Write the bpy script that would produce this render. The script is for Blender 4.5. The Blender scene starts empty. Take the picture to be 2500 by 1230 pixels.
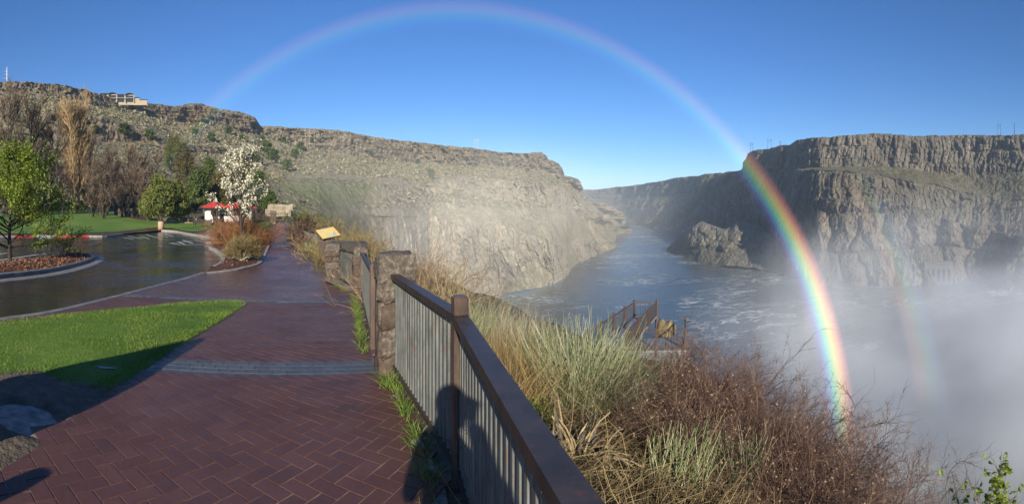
import bpy, bmesh, math, random
import numpy as np
from mathutils import Vector, Matrix
from mathutils.geometry import delaunay_2d_cdt

rng = np.random.default_rng(7)
random.seed(7)
scene = bpy.context.scene
COL = scene.collection

# ---------------------------------------------------------------- camera
# The picture is a hand-swept panorama: a cylindrical view, about 118 degrees wide.
F, HZ, EYE = 1210.0, 500.0, 1.6        # pixels per radian, horizon row, eye height
cam_d = bpy.data.cameras.new('camera')
cam_d.type = 'PANO'
cam_d.panorama_type = 'CENTRAL_CYLINDRICAL'
cam_d.central_cylindrical_radius = 1.0
cam_d.central_cylindrical_range_u_min = -1250 / F
cam_d.central_cylindrical_range_u_max = 1250 / F
cam_d.central_cylindrical_range_v_min = -(1230 - HZ) / F
cam_d.central_cylindrical_range_v_max = HZ / F
cam_d.clip_start = 0.02
cam_d.clip_end = 30000
cam = bpy.data.objects.new('camera', cam_d)
cam.location = (0, 0, EYE)
cam.rotation_euler = (math.pi / 2, 0, 0)
COL.objects.link(cam)
scene.camera = cam

# ---------------------------------------------------------------- sky and sun
SUN_EL, ANTI_AZ = math.radians(20.3), math.radians(-6.75)
sun_dir = Vector((-math.sin(ANTI_AZ) * math.cos(SUN_EL), -math.cos(ANTI_AZ) * math.cos(SUN_EL), math.sin(SUN_EL)))
world = bpy.data.worlds.new('World')
scene.world = world
world.use_nodes = True
wn = world.node_tree
wn.nodes.clear()
sky = wn.nodes.new('ShaderNodeTexSky')
sky.sky_type = 'NISHITA'
sky.sun_disc = False
sky.sun_elevation = SUN_EL
sky.sun_rotation = math.atan2(sun_dir.x, sun_dir.y)
sky.altitude = 1000
sky.air_density = 1.0
sky.dust_density = 0.0
sky.ozone_density = 5.0
bg = wn.nodes.new('ShaderNodeBackground')
bg.inputs['Strength'].default_value = 0.086
wo = wn.nodes.new('ShaderNodeOutputWorld')
hsv = wn.nodes.new('ShaderNodeHueSaturation')
hsv.inputs['Saturation'].default_value = 1.15
hsv.inputs['Hue'].default_value = 0.508
wn.links.new(sky.outputs[0], hsv.inputs['Color'])
wn.links.new(hsv.outputs[0], bg.inputs[0])
wn.links.new(bg.outputs[0], wo.inputs[0])
sun_d = bpy.data.lights.new('sun', 'SUN')
sun_d.energy = 5.0
sun_d.angle = math.radians(0.53)
sun_d.color = (1.0, 0.90, 0.74)
sun = bpy.data.objects.new('sun', sun_d)
sun.rotation_euler = sun_dir.to_track_quat('Z', 'Y').to_euler()
sun.location = (0, -20, 30)
COL.objects.link(sun)
scene.view_settings.view_transform = 'Standard'
scene.view_settings.look = 'None'
scene.view_settings.exposure = 0.7
scene.view_settings.gamma = 1.0
scene.render.engine = 'CYCLES'
scene.cycles.use_denoising = True
scene.cycles.max_bounces = 6
scene.cycles.diffuse_bounces = 2
scene.cycles.glossy_bounces = 2
scene.cycles.transmission_bounces = 2
scene.cycles.transparent_max_bounces = 10
scene.cycles.volume_bounces = 1
scene.cycles.volume_step_rate = 1.0
scene.cycles.volume_max_steps = 128
scene.cycles.caustics_reflective = False
scene.cycles.caustics_refractive = False

# ---------------------------------------------------------------- helpers: objects
def obj(name, me, mat=None, parent=None):
    o = bpy.data.objects.new(name, me)
    COL.objects.link(o)
    if mat is not None and me is not None and len(me.materials) == 0:
        me.materials.append(mat)
    if parent is not None:
        o.parent = parent
    return o

def empty(name, loc, label=None, cat=None, group=None, rz=0.0):
    o = bpy.data.objects.new(name, None)
    o.empty_display_size = 0.2
    COL.objects.link(o)
    o.location = loc
    o.rotation_euler = (0, 0, rz)
    if label: tag(o, label, cat, group)
    return o

def tag(o, label, cat, group=None):
    o['label'] = label
    o['category'] = cat
    if group: o['group'] = group
    return o

def kind(o, k, label=None):
    o['kind'] = k
    if label: o['label'] = label
    return o

def copy_tree(o, parent=None):
    c = o.copy()
    COL.objects.link(c)
    c.parent = parent
    for ch in list(o.children):
        copy_tree(ch, c)
    return c

def mesh(name, verts, faces, smooth=False):
    """mesh from an (N,3) array and an (M,3|4) array (or a list of both)"""
    me = bpy.data.meshes.new(name)
    verts = np.asarray(verts, dtype=np.float32)
    fl = faces if isinstance(faces, list) else [faces]
    fl = [np.asarray(f, dtype=np.int32) for f in fl if len(f)]
    me.vertices.add(len(verts))
    me.vertices.foreach_set('co', verts.ravel())
    loops = np.concatenate([f.ravel() for f in fl])
    tot = np.concatenate([np.full(len(f), f.shape[1], dtype=np.int32) for f in fl])
    start = np.concatenate([[0], np.cumsum(tot)[:-1]]).astype(np.int32)
    me.loops.add(len(loops))
    me.loops.foreach_set('vertex_index', loops)
    me.polygons.add(len(tot))
    me.polygons.foreach_set('loop_start', start)
    me.polygons.foreach_set('loop_total', tot)
    me.polygons.foreach_set('use_smooth', np.full(len(tot), bool(smooth)))
    me.update(calc_edges=True)
    me.validate()
    return me

def attr(me, name, vals):
    a = me.attributes.new(name, 'FLOAT', 'POINT')
    a.data.foreach_set('value', np.asarray(vals, dtype=np.float32))

class MB:
    """collects boxes, tubes and prisms into one mesh"""
    def __init__(s): s.v, s.q, s.t = [], [], []
    def n(s): return sum(len(a) for a in s.v)
    def add(s, v, q=None, t=None):
        k = s.n()
        s.v.append(np.asarray(v, float))
        if q is not None and len(q): s.q.append(np.asarray(q, int) + k)
        if t is not None and len(t): s.t.append(np.asarray(t, int) + k)
        return s
    def box(s, c, size, rz=0.0, M=None, taper=1.0):
        x, y, z = [a / 2 for a in size]
        v = np.array([[-x,-y,-z],[x,-y,-z],[x,y,-z],[-x,y,-z],[-x,-y,z],[x,-y,z],[x,y,z],[-x,y,z]], float)
        v[4:, :2] *= taper
        cs, sn = math.cos(rz), math.sin(rz)
        v = v @ np.array([[cs, sn, 0], [-sn, cs, 0], [0, 0, 1]])
        if M is not None: v = v @ np.array(M.to_3x3()).T
        v = v + np.array(c)
        return s.add(v, [[0,3,2,1],[4,5,6,7],[0,1,5,4],[1,2,6,5],[2,3,7,6],[3,0,4,7]])
    def bbox(s, c, size, rz=0.0, bev=0.01):
        """box with chamfered edges"""
        x, y, z = [a / 2 for a in size]
        b = min(bev, x * .9, y * .9, z * .9)
        ring = lambda X, Y, B: [[-X+B,-Y],[X-B,-Y],[X,-Y+B],[X,Y-B],[X-B,Y],[-X+B,Y],[-X,Y-B],[-X,-Y+B]]
        v = []
        for zz, ins in ((-z, b), (-z + b, 0), (z - b, 0), (z, b)):
            v += [[p[0], p[1], zz] for p in ring(x - ins, y - ins, b)]
        v = np.array(v)
        cs, sn = math.cos(rz), math.sin(rz)
        v = v @ np.array([[cs, sn, 0], [-sn, cs, 0], [0, 0, 1]]) + np.array(c)
        k = s.n(); s.v.append(v)
        for r in range(3):
            s.q.append(np.array([[r*8+i, r*8+(i+1)%8, (r+1)*8+(i+1)%8, (r+1)*8+i] for i in range(8)]) + k)
        s.q.append(np.array([[0,7,6,1],[1,6,5,2],[2,5,4,3]]) + k)
        s.q.append(np.array([[24,25,30,31],[25,26,29,30],[26,27,28,29]]) + k)
        return s
    def bar(s, a, b, w, h, up=(0, 0, 1)):
        """box from a to b, width w across, height h along up"""
        a, b = np.array(a, float), np.array(b, float)
        d = b - a; d /= np.linalg.norm(d)
        u = np.array(up, float); side = np.cross(d, u); side /= np.linalg.norm(side)
        u = np.cross(side, d)
        v = []
        for p in (a, b):
            for i, j in ((-1,-1),(1,-1),(1,1),(-1,1)):
                v.append(p + side * w / 2 * i + u * h / 2 * j)
        return s.add(v, [[0,1,2,3],[7,6,5,4],[0,4,5,1],[1,5,6,2],[2,6,7,3],[3,7,4,0]])
    def tube(s, pts, rad, sides=6, cap=True):
        pts = np.asarray(pts, float); n = len(pts)
        rad = np.broadcast_to(np.asarray(rad, float), (n,))
        d = np.gradient(pts, axis=0); d /= np.linalg.norm(d, axis=1)[:, None] + 1e-9
        ref = np.array([0, 0, 1.0]) if abs(d[0][2]) < .8 else np.array([1.0, 0, 0])
        u = np.cross(d, ref); u /= np.linalg.norm(u, axis=1)[:, None] + 1e-9
        w = np.cross(d, u)
        an = np.arange(sides) * 2 * math.pi / sides
        v = pts[:, None] + (u[:, None] * np.cos(an)[None, :, None] + w[:, None] * np.sin(an)[None, :, None]) * rad[:, None, None]
        i = np.arange(n - 1)[:, None] * sides; j = np.arange(sides)[None]; jn = (j + 1) % sides
        q = np.stack([i + j, i + jn, i + sides + jn, i + sides + j], -1).reshape(-1, 4)
        t = []
        if cap and sides >= 3:
            t = [[0, k + 1, k] for k in range(1, sides - 1)]
            o = (n - 1) * sides
            t += [[o, o + k, o + k + 1] for k in range(1, sides - 1)]
        return s.add(v.reshape(-1, 3), q, t)
    def lathe(s, prof, c=(0, 0, 0), sides=16):
        prof = np.asarray(prof, float)
        an = np.arange(sides) * 2 * math.pi / sides
        v = np.stack([prof[:, 0][:, None] * np.cos(an), prof[:, 0][:, None] * np.sin(an), np.repeat(prof[:, 1][:, None], sides, 1)], -1) + np.array(c)
        n = len(prof)
        i = np.arange(n - 1)[:, None] * sides; j = np.arange(sides)[None]; jn = (j + 1) % sides
        q = np.stack([i + j, i + jn, i + sides + jn, i + sides + j], -1).reshape(-1, 4)
        return s.add(v.reshape(-1, 3), q)
    def prism(s, poly, z0, z1):
        n = len(poly)
        v = [[p[0], p[1], z0] for p in poly] + [[p[0], p[1], z1] for p in poly]
        q = [[i, (i + 1) % n, n + (i + 1) % n, n + i] for i in range(n)]
        t = [[0, i + 1, i] for i in range(1, n - 1)] + [[n, n + i, n + i + 1] for i in range(1, n - 1)]
        return s.add(v, q, t)
    def me(s, name='mesh', smooth=False):
        f = []
        if s.q: f.append(np.concatenate(s.q))
        if s.t: f.append(np.concatenate(s.t))
        return mesh(name, np.concatenate(s.v), f, smooth)
    def build(s, name, mat, parent=None, smooth=False):
        return obj(name, s.me(name, smooth), mat, parent)

# ---------------------------------------------------------------- helpers: noise
def _h(ix, iy, iz):
    n = (ix * 374761393 + iy * 668265263 + iz * 2147483647 + 1013904223).astype(np.int64) & 0xffffffff
    n = ((n ^ (n >> 13)) * 1274126177) & 0xffffffff
    n = ((n ^ (n >> 15)) * 2246822519) & 0xffffffff
    return (n & 0xffffff) / float(0xffffff)
def vnoise(p):
    p = np.asarray(p, float); i = np.floor(p).astype(np.int64); f = p - i
    f = f * f * (3 - 2 * f); r = 0
    for a in (0, 1):
        wx = f[..., 0] if a else 1 - f[..., 0]
        for b in (0, 1):
            wy = f[..., 1] if b else 1 - f[..., 1]
            for c in (0, 1):
                wz = f[..., 2] if c else 1 - f[..., 2]
                r = r + wx * wy * wz * _h(i[..., 0] + a, i[..., 1] + b, i[..., 2] + c)
    return r * 2 - 1
def fbm(p, o=4):
    p = np.asarray(p, float); r = 0; a = 1; t = 0
    for k in range(o):
        r = r + a * vnoise(p + 17.3 * k); t += a; a *= .5; p = p * 2.03
    return r / t
def sstep(a, b, x):
    t = np.clip((np.asarray(x, float) - a) / (b - a), 0, 1)
    return t * t * (3 - 2 * t)

# ---------------------------------------------------------------- helpers: survey
def bearing(px): return (np.asarray(px, float) - 1250) / F
def ground_fall(d):          # the terrace falls gently away from the overlook
    return np.interp(d, [0, 3.4, 4.2, 5, 6, 14, 52, 62, 95, 150], [0, 0, -.014, -.042, -.088, -.5, -1.26, -1.2, .35, 3.0])
def at(px, y, d):            # a sighting: bearing, slope and taped distance -> point
    a = float(bearing(px))
    return np.array([d * math.sin(a), d * math.cos(a), EYE + d * (HZ - y) / F])
def gxy(px, y):              # where a sighting meets the terrace
    t = (y - HZ) / F
    lo, hi = .2, 400.
    for _ in range(60):
        m = (lo + hi) / 2
        if EYE - float(ground_fall(m)) > t * m: lo = m
        else: hi = m
    a = float(bearing(px))
    return np.array([lo * math.sin(a), lo * math.cos(a)])

EDGE = np.array([(.95, -4), (.70, -1.2), (.42, 0), (.135, 1.08), (-.30, 2.83), (-1.165, 4.78), (-3.28, 10.4), (-4.84, 12.7), (-7.6, 17.8), (-11.9, 26.5), (-26.8, 54.8), (-35.5, 69), (-60, 95)])
def edge_dist(x, y):
    """signed distance from the fence line, positive on the gorge side"""
    x, y = np.asarray(x, float), np.asarray(y, float)
    best = np.full(x.shape, 1e9); sg = np.zeros(x.shape)
    for a, b in zip(EDGE[:-1], EDGE[1:]):
        ab = b - a; L = ab @ ab
        t = np.clip(((x - a[0]) * ab[0] + (y - a[1]) * ab[1]) / L, 0, 1)
        dx, dy = x - a[0] - t * ab[0], y - a[1] - t * ab[1]
        dd = np.hypot(dx, dy)
        s = np.sign(-(ab[0] * dy - ab[1] * dx))
        m = dd < best - 1e-9
        best = np.where(m, dd, best); sg = np.where(m, s, sg)
    return best * sg
def ground_z(x, y):
    x, y = np.asarray(x, float), np.asarray(y, float)
    d = np.hypot(x, y)
    e = edge_dist(x, y)
    b = np.arctan2(x, y)
    k = 1 + 1.2 * sstep(.35, .8, b)
    ep = np.clip(e - .1, 0, None)
    drop = (.3 * ep + .004 * ep * ep) * k + np.clip(ep - 24, 0, None) * 1.1
    return ground_fall(d) - drop
# ---------------------------------------------------------------- materials
def nt(name):
    m = bpy.data.materials.new(name)
    m.use_nodes = True
    t = m.node_tree
    t.nodes.clear()
    out = t.nodes.new('ShaderNodeOutputMaterial')
    b = t.nodes.new('ShaderNodeBsdfPrincipled')
    t.links.new(b.outputs[0], out.inputs[0])
    return m, t, b, out
def N(t, typ, **kw):
    n = t.nodes.new('ShaderNode' + typ)
    for k, v in kw.items():
        if k in n.inputs.keys(): n.inputs[k].default_value = v
        else: setattr(n, k, v)
    return n
def coords(t, scale=(1, 1, 1), kind_='Position'):
    if kind_ == 'Position': g = N(t, 'NewGeometry').outputs['Position']
    else: g = N(t, 'TexCoord').outputs[kind_]
    mp = N(t, 'Mapping'); mp.inputs['Scale'].default_value = scale
    t.links.new(g, mp.inputs[0])
    return mp.outputs[0]
def noise(t, vec, scale, detail=4, rough=.6, out='Fac', dist=0.0):
    n = N(t, 'TexNoise', Scale=scale, Detail=detail, Roughness=rough, Distortion=dist)
    t.links.new(vec, n.inputs['Vector'])
    return n.outputs[out]
def ramp(t, fac, stops, interp='LINEAR'):
    r = N(t, 'ValToRGB'); cr = r.color_ramp; cr.interpolation = interp
    while len(cr.elements) < len(stops): cr.elements.new(.5)
    for e, (p, c) in zip(cr.elements, stops):
        e.position = p
        e.color = (*c, 1) if len(c) == 3 else c
    t.links.new(fac, r.inputs[0])
    return r.outputs[0]
def mixc(t, fac, a, b, mode='MIX'):
    m = N(t, 'MixRGB', blend_type=mode)
    for i, v in ((0, fac), (1, a), (2, b)):
        if hasattr(v, 'links') or hasattr(v, 'is_output'): t.links.new(v, m.inputs[i])
        elif i == 0: m.inputs[0].default_value = v
        else: m.inputs[i].default_value = (*v, 1)
    return m.outputs[0]
def math_(t, op, a, b=0.0, clamp=False):
    m = N(t, 'Math', operation=op, use_clamp=clamp)
    for i, v in ((0, a), (1, b)):
        if hasattr(v, 'is_output'): t.links.new(v, m.inputs[i])
        else: m.inputs[i].default_value = v
    return m.outputs[0]
def bump(t, b, h, strength=.5, dist=.02):
    n = N(t, 'Bump', Strength=strength, Distance=dist)
    t.links.new(h, n.inputs['Height'])
    t.links.new(n.outputs[0], b.inputs['Normal'])
def setb(b, **kw):
    for k, v in kw.items():
        k = k.replace('_', ' ')
        b.inputs[k].default_value = (*v, 1) if isinstance(v, tuple) and len(v) == 3 else v

def noisy(name, stops, scale=3.0, rough=.8, detail=5, bstr=.4, bdist=.02, bscale=None, vec='Position', rrange=None, stretch=(1, 1, 1), spec=.3, metal=0.0):
    """plain surface whose colour drifts through a ramp, with fine relief"""
    m, t, b, o = nt(name)
    v = coords(t, stretch, vec)
    f = noise(t, v, scale, detail)
    c = ramp(t, f, [(.25 + .5 * i / max(1, len(stops) - 1), s) for i, s in enumerate(stops)])
    t.links.new(c, b.inputs['Base Color'])
    setb(b, Roughness=rough, Specular_IOR_Level=spec, Metallic=metal)
    if rrange:
        rr = N(t, 'MapRange'); rr.inputs[1].default_value = .3; rr.inputs[2].default_value = .7
        rr.inputs[3].default_value, rr.inputs[4].default_value = rrange
        t.links.new(noise(t, v, scale * .6, 3), rr.inputs[0]); t.links.new(rr.outputs[0], b.inputs['Roughness'])
    if bstr:
        bump(t, b, noise(t, v, bscale or scale * 6, 4), bstr, bdist)
    return m

def islands(name, stops, rough=.7, trans=0.0, spec=.25, drift=None):
    """foliage and twigs: every leaf or twig takes its own tone"""
    m, t, b, o = nt(name)
    g = N(t, 'NewGeometry')
    f = g.outputs['Random Per Island']
    if drift:
        n = noise(t, coords(t), drift, 2)
        f = math_(t, 'ADD', math_(t, 'MULTIPLY', f, .6), math_(t, 'MULTIPLY', math_(t, 'SUBTRACT', n, .3, True), 1.0), True)
    c = ramp(t, f, [(i / max(1, len(stops) - 1), s) for i, s in enumerate(stops)])
    t.links.new(c, b.inputs['Base Color'])
    setb(b, Roughness=rough, Specular_IOR_Level=spec)
    if trans:
        tr = N(t, 'BsdfTranslucent'); t.links.new(c, tr.inputs[0])
        mx = N(t, 'MixShader'); mx.inputs[0].default_value = trans
        t.links.new(b.outputs[0], mx.inputs[1]); t.links.new(tr.outputs[0], mx.inputs[2])
        t.links.new(mx.outputs[0], o.inputs[0])
    return m

def rock_mat(name, rock, veg, dark=None, streak=.35, veg_on_flat=.75, scale=1.0, relief=1.0):
    """cliff rock with scrub and grass wherever the slope lies back"""
    m, t, b, o = nt(name)
    p = coords(t, (1, 1, 1)); pv = coords(t, (1, 1, .22))
    n1 = noise(t, p, .03 * scale, 5, .65)
    n2 = noise(t, pv, .22 * scale, 6, .7)
    rc = ramp(t, n2, [(.25 + .5 * i / (len(rock) - 1), c) for i, c in enumerate(rock)])
    rc = mixc(t, .45, rc, ramp(t, n1, [(.3, rock[0]), (.5, rock[len(rock) // 2]), (.7, rock[-1])]))
    st = noise(t, coords(t, (1, 1, .06)), .5 * scale, 4, .7)
    rc = mixc(t, math_(t, 'MULTIPLY', math_(t, 'GREATER_THAN', st, .56), streak), rc, tuple(c * .45 for c in rock[0]))
    if dark:
        dk = ramp(t, n2, [(.25 + .5 * i / (len(dark) - 1), c) for i, c in enumerate(dark)])
        rc = mixc(t, N(t, 'Attribute', attribute_name='basalt').outputs['Fac'], rc, dk)
    v1 = noise(t, p, .045, 5, .7); v2 = noise(t, p, .35, 5, .75)
    vc = ramp(t, math_(t, 'ADD', math_(t, 'MULTIPLY', v1, .5), math_(t, 'MULTIPLY', v2, .5)), [(.34 + .3 * i / (len(veg) - 1), c) for i, c in enumerate(veg)])
    a = N(t, 'Attribute', attribute_name='rock').outputs['Fac']
    g = N(t, 'NewGeometry'); sp = N(t, 'SeparateXYZ'); t.links.new(g.outputs['Normal'], sp.inputs[0])
    nz = math_(t, 'ADD', sp.outputs[2], math_(t, 'MULTIPLY', math_(t, 'SUBTRACT', v2, .5), .8))
    fl = N(t, 'MapRange'); fl.inputs[1].default_value = .42; fl.inputs[2].default_value = .62
    t.links.new(nz, fl.inputs[0])
    fac = math_(t, 'MULTIPLY', fl.outputs[0], veg_on_flat)
    ra = math_(t, 'ADD', a, math_(t, 'MULTIPLY', math_(t, 'SUBTRACT', v2, .5), .9))
    rr = N(t, 'MapRange'); rr.inputs[1].default_value = .35; rr.inputs[2].default_value = .6
    rr.inputs[3].default_value = 1; rr.inputs[4].default_value = 0
    t.links.new(ra, rr.inputs[0])
    fac = math_(t, 'MAXIMUM', math_(t, 'MAXIMUM', fac, rr.outputs[0]), N(t, 'Attribute', attribute_name='meadow').outputs['Fac'])
    vc = mixc(t, N(t, 'Attribute', attribute_name='meadow').outputs['Fac'], vc, ramp(t, v2, [(.3, (.17, .19, .09)), (.7, (.29, .30, .165))]))
    t.links.new(mixc(t, fac, rc, vc), b.inputs['Base Color'])
    setb(b, Roughness=.92, Specular_IOR_Level=.15)
    h = math_(t, 'ADD', math_(t, 'MULTIPLY', noise(t, pv, .6, 6, .75), 1.0), math_(t, 'MULTIPLY', noise(t, p, 1.6, 4, .7), .5))
    wv = N(t, 'VectorMath', operation='MULTIPLY_ADD'); wv.inputs[1].default_value = (7, 7, 7)
    t.links.new(noise(t, p, .09, 3, .6, out='Color'), wv.inputs[0]); t.links.new(coords(t, (1, 1, .55)), wv.inputs[2])
    vo = N(t, 'TexVoronoi', feature='DISTANCE_TO_EDGE', Scale=.2); t.links.new(wv.outputs[0], vo.inputs['Vector'])
    cr = N(t, 'MapRange', interpolation_type='SMOOTHSTEP'); cr.inputs[1].default_value = 0; cr.inputs[2].default_value = .09
    t.links.new(vo.outputs['Distance'], cr.inputs[0])
    h = math_(t, 'ADD', h, math_(t, 'MULTIPLY', cr.outputs[0], .55))
    bump(t, b, h, .95 * relief, 1.5)
    return m
# ---------------------------------------------------------------- canyon walls
def lerp_nodes(cols, pxs):
    keys = sorted(cols)
    n = len(cols[keys[0]])
    D, Z = np.zeros((len(pxs), n)), np.zeros((len(pxs), n))
    for j in range(n):
        d = np.array([cols[k][j][1] for k in keys], float)
        z = np.array([EYE + cols[k][j][1] * (HZ - cols[k][j][0]) / F for k in keys])
        D[:, j] = np.interp(pxs, keys, d); Z[:, j] = np.interp(pxs, keys, z)
    return D, Z

def cell_noise(c, layer):
    i = np.floor(c).astype(np.int64); f = c - i
    l = layer.astype(np.int64)
    r0 = _h(i, l, l * 0 + 5); r1 = _h(i, l, l * 0 + 9)
    prof = np.sqrt(np.clip(1 - (2 * f - 1) ** 2, 0, 1))
    return r0, prof * (.5 + .5 * r1)

def wall(name, cols, rocks, div, npx, mat, seed=0.0, butt=(55, 12), colw=5.0, cold=2.6, fine=1.6, layer_h=18, plateau=350, smooth_px=9, warp=1.0, style=None, dark=None, patch=0.0, bulbw=22, bulbd=10.0, crackd=55, rug=1.0, ledged=2.4, soft_foot=None):
    keys = sorted(cols)
    pxs = np.linspace(keys[0], keys[-1], npx)
    D, Z = lerp_nodes(cols, pxs)
    ker = np.hanning(smooth_px + 2)[1:-1]; ker /= ker.sum()
    pad = smooth_px // 2
    D = np.stack([np.convolve(np.pad(D[:, j], pad, mode='edge'), ker, 'valid') for j in range(D.shape[1])], 1)
    Z = np.stack([np.convolve(np.pad(Z[:, j], pad, mode='edge'), ker, 'valid') for j in range(Z.shape[1])], 1)
    # the plateau behind the rim
    D = np.concatenate([D, D[:, -1:] + plateau], 1); Z = np.concatenate([Z, Z[:, -1:] + 1.0], 1)
    rows_d, rows_z, rows_r, rows_s = [], [], [], []
    sty = (list(style) if style else [1.0] * len(rocks)) + [1.0]
    nseg = D.shape[1] - 1
    rk = list(rocks) + [0.0]; dv = list(div) + [6]
    for j in range(nseg):
        tt = np.linspace(0, 1, dv[j], endpoint=(j == nseg - 1))
        for t in tt:
            rows_d.append(D[:, j] * (1 - t) + D[:, j + 1] * t)
            rows_z.append(Z[:, j] * (1 - t) + Z[:, j + 1] * t)
            w = rk[j]
            if j + 1 < nseg and t > .85: w = w + (rk[j + 1] - w) * (t - .85) / .3
            if j > 0 and t < .15: w = w + (rk[j - 1] - w) * (.15 - t) / .3
            rows_r.append(np.full(npx, w)); rows_s.append(np.full(npx, sty[j]))
    d = np.array(rows_d); z = np.array(rows_z); r = np.array(rows_r)
    a = np.broadcast_to(bearing(pxs)[None], d.shape)
    P = np.stack([d * np.sin(a), d * np.cos(a), z], -1) + seed
    scale = np.clip(d / 380, .35, 2.4)                     # far cliffs get the same relief in metres, near ones finer
    big = fbm(P / np.array([butt[0], butt[0], butt[0] * 1.6]), 3)
    ridg = 1 - np.abs(fbm(P / np.array([24., 24., 60.]) + 31, 3)) * 2.2
    s = a * 420 + 6 * fbm(P / 30 + 7, 2)
    lay = np.floor((z + 5 * fbm(P / 40 + 3, 2)) / layer_h)
    h1, p1 = cell_noise(s / colw + lay * 7.7, lay)
    h2, p2 = cell_noise(s / (colw * 3.1) + 11.3, lay // 2)
    zf = (z / layer_h + .4 * fbm(P / 30 + 19, 2)) % 1.0
    ledge = np.where(zf > .82, 1 - (zf - .82) / .18, zf / .82) - .5
    r = r * (1 - (1 - np.array(rows_s)) * .75 * patch * sstep(650, 820, pxs)[None] * sstep(.05, .3, fbm(P / np.array([55., 55., 26.]) + 401, 3)))
    if soft_foot: r[:dv[0]] *= 1 - .75 * sstep(soft_foot + 150, soft_foot - 40, pxs)[None]
    S_ = np.array(rows_s)                                  # 1 = jointed columns, 0 = massive rounded rock
    lb = np.floor((z + 9 * fbm(P / 50 + 61, 2)) / 34)
    h3, p3 = cell_noise(s / bulbw + lb * 3.3 + .5 * fbm(P / 18 + 5, 2), lb)
    zb = ((z + 9 * fbm(P / 50 + 61, 2)) / 34) % 1.0
    bulb = p3 * np.sqrt(np.clip(1 - (2 * zb - 1) ** 2, 0, 1)) * (.4 + h3)
    rid2 = 1 - np.abs(fbm(P / np.array([9., 9., 16.]) + 131, 4)) * 2.4
    rid3 = 1 - np.abs(fbm(P / np.array([3.6, 3.6, 5.]) + 231, 3)) * 2.4
    crack = -np.clip(.07 - np.abs(fbm(P / np.array([10., 10., 75.]) + 301, 3)), 0, .07) * 70 - np.clip(.05 - np.abs(fbm(P / np.array([5., 5., 30.]) + 351, 3)), 0, .05) * 60
    crack = crack * sstep(-.25, .25, fbm(P / 35 + 377, 2))
    out = r * (butt[1] * big * warp + 5.0 * ridg * .8 + S_ * (cold * (h1 + p1 - 1) + cold * 1.6 * (h2 + p2 - 1) + ledged * ledge)
               + (1 - S_) * (bulbd * bulb + crack * crackd / 55) + rug * (1.5 * rid2 + .9 * rid3)) + (1 - r) * (.8 * rid2 + .7 * rid3)
    out = out + sstep(560, 1000, d) * r * 42 * fbm(P / np.array([140., 140., 300.]) + 77, 3) + fine * fbm(P / 5 + 3, 4) * (.25 + r)
    dd = d - out * np.clip(scale, .5, 1.6)
    up = (1 - r) * (2.4 * fbm(P / 16 + 50, 4) + 4 * fbm(P / 70 + 80, 2)) + r * 1.2 * fbm(P / 9 + 90, 3)
    zz = z + up * np.clip(scale, .4, 1.3)
    side = sstep(520, 760, d) * r * (34 * fbm(P / np.array([95., 95., 260.]) + 501, 3) + 14 * (1 - 2 * np.abs(fbm(P / np.array([34., 34., 90.]) + 551, 3))) + 4 * fbm(P / 11 + 571, 3))
    V = np.stack([dd * np.sin(a) + side * np.cos(a), dd * np.cos(a) - side * np.sin(a), zz], -1)
    m, n = d.shape
    i = np.arange(m - 1)[:, None] * n + np.arange(n - 1)[None]
    q = np.stack([i, i + 1, i + n + 1, i + n], -1).reshape(-1, 4)
    me = mesh(name, V.reshape(-1, 3), q, smooth=False)
    attr(me, 'rock', r.ravel())
    if dark is not None: attr(me, 'basalt', dark(np.broadcast_to(pxs[None], d.shape), z, S_).ravel())
    o = obj(name, me, mat)
    kind(o, 'structure')
    return o, V, r

M_left = rock_mat('pale_canyon_rock', [(.19, .16, .12), (.39, .34, .255), (.58, .52, .41)], [(.11, .10, .065), (.21, .19, .12), (.31, .275, .18), (.41, .36, .25)], dark=[(.05, .036, .026), (.13, .095, .068), (.24, .185, .13)], streak=.6)
M_right = rock_mat('grey_basalt_rock', [(.055, .048, .043), (.15, .127, .107), (.36, .305, .245)], [(.06, .055, .035), (.12, .11, .065), (.2, .175, .11)], streak=.5)

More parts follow.
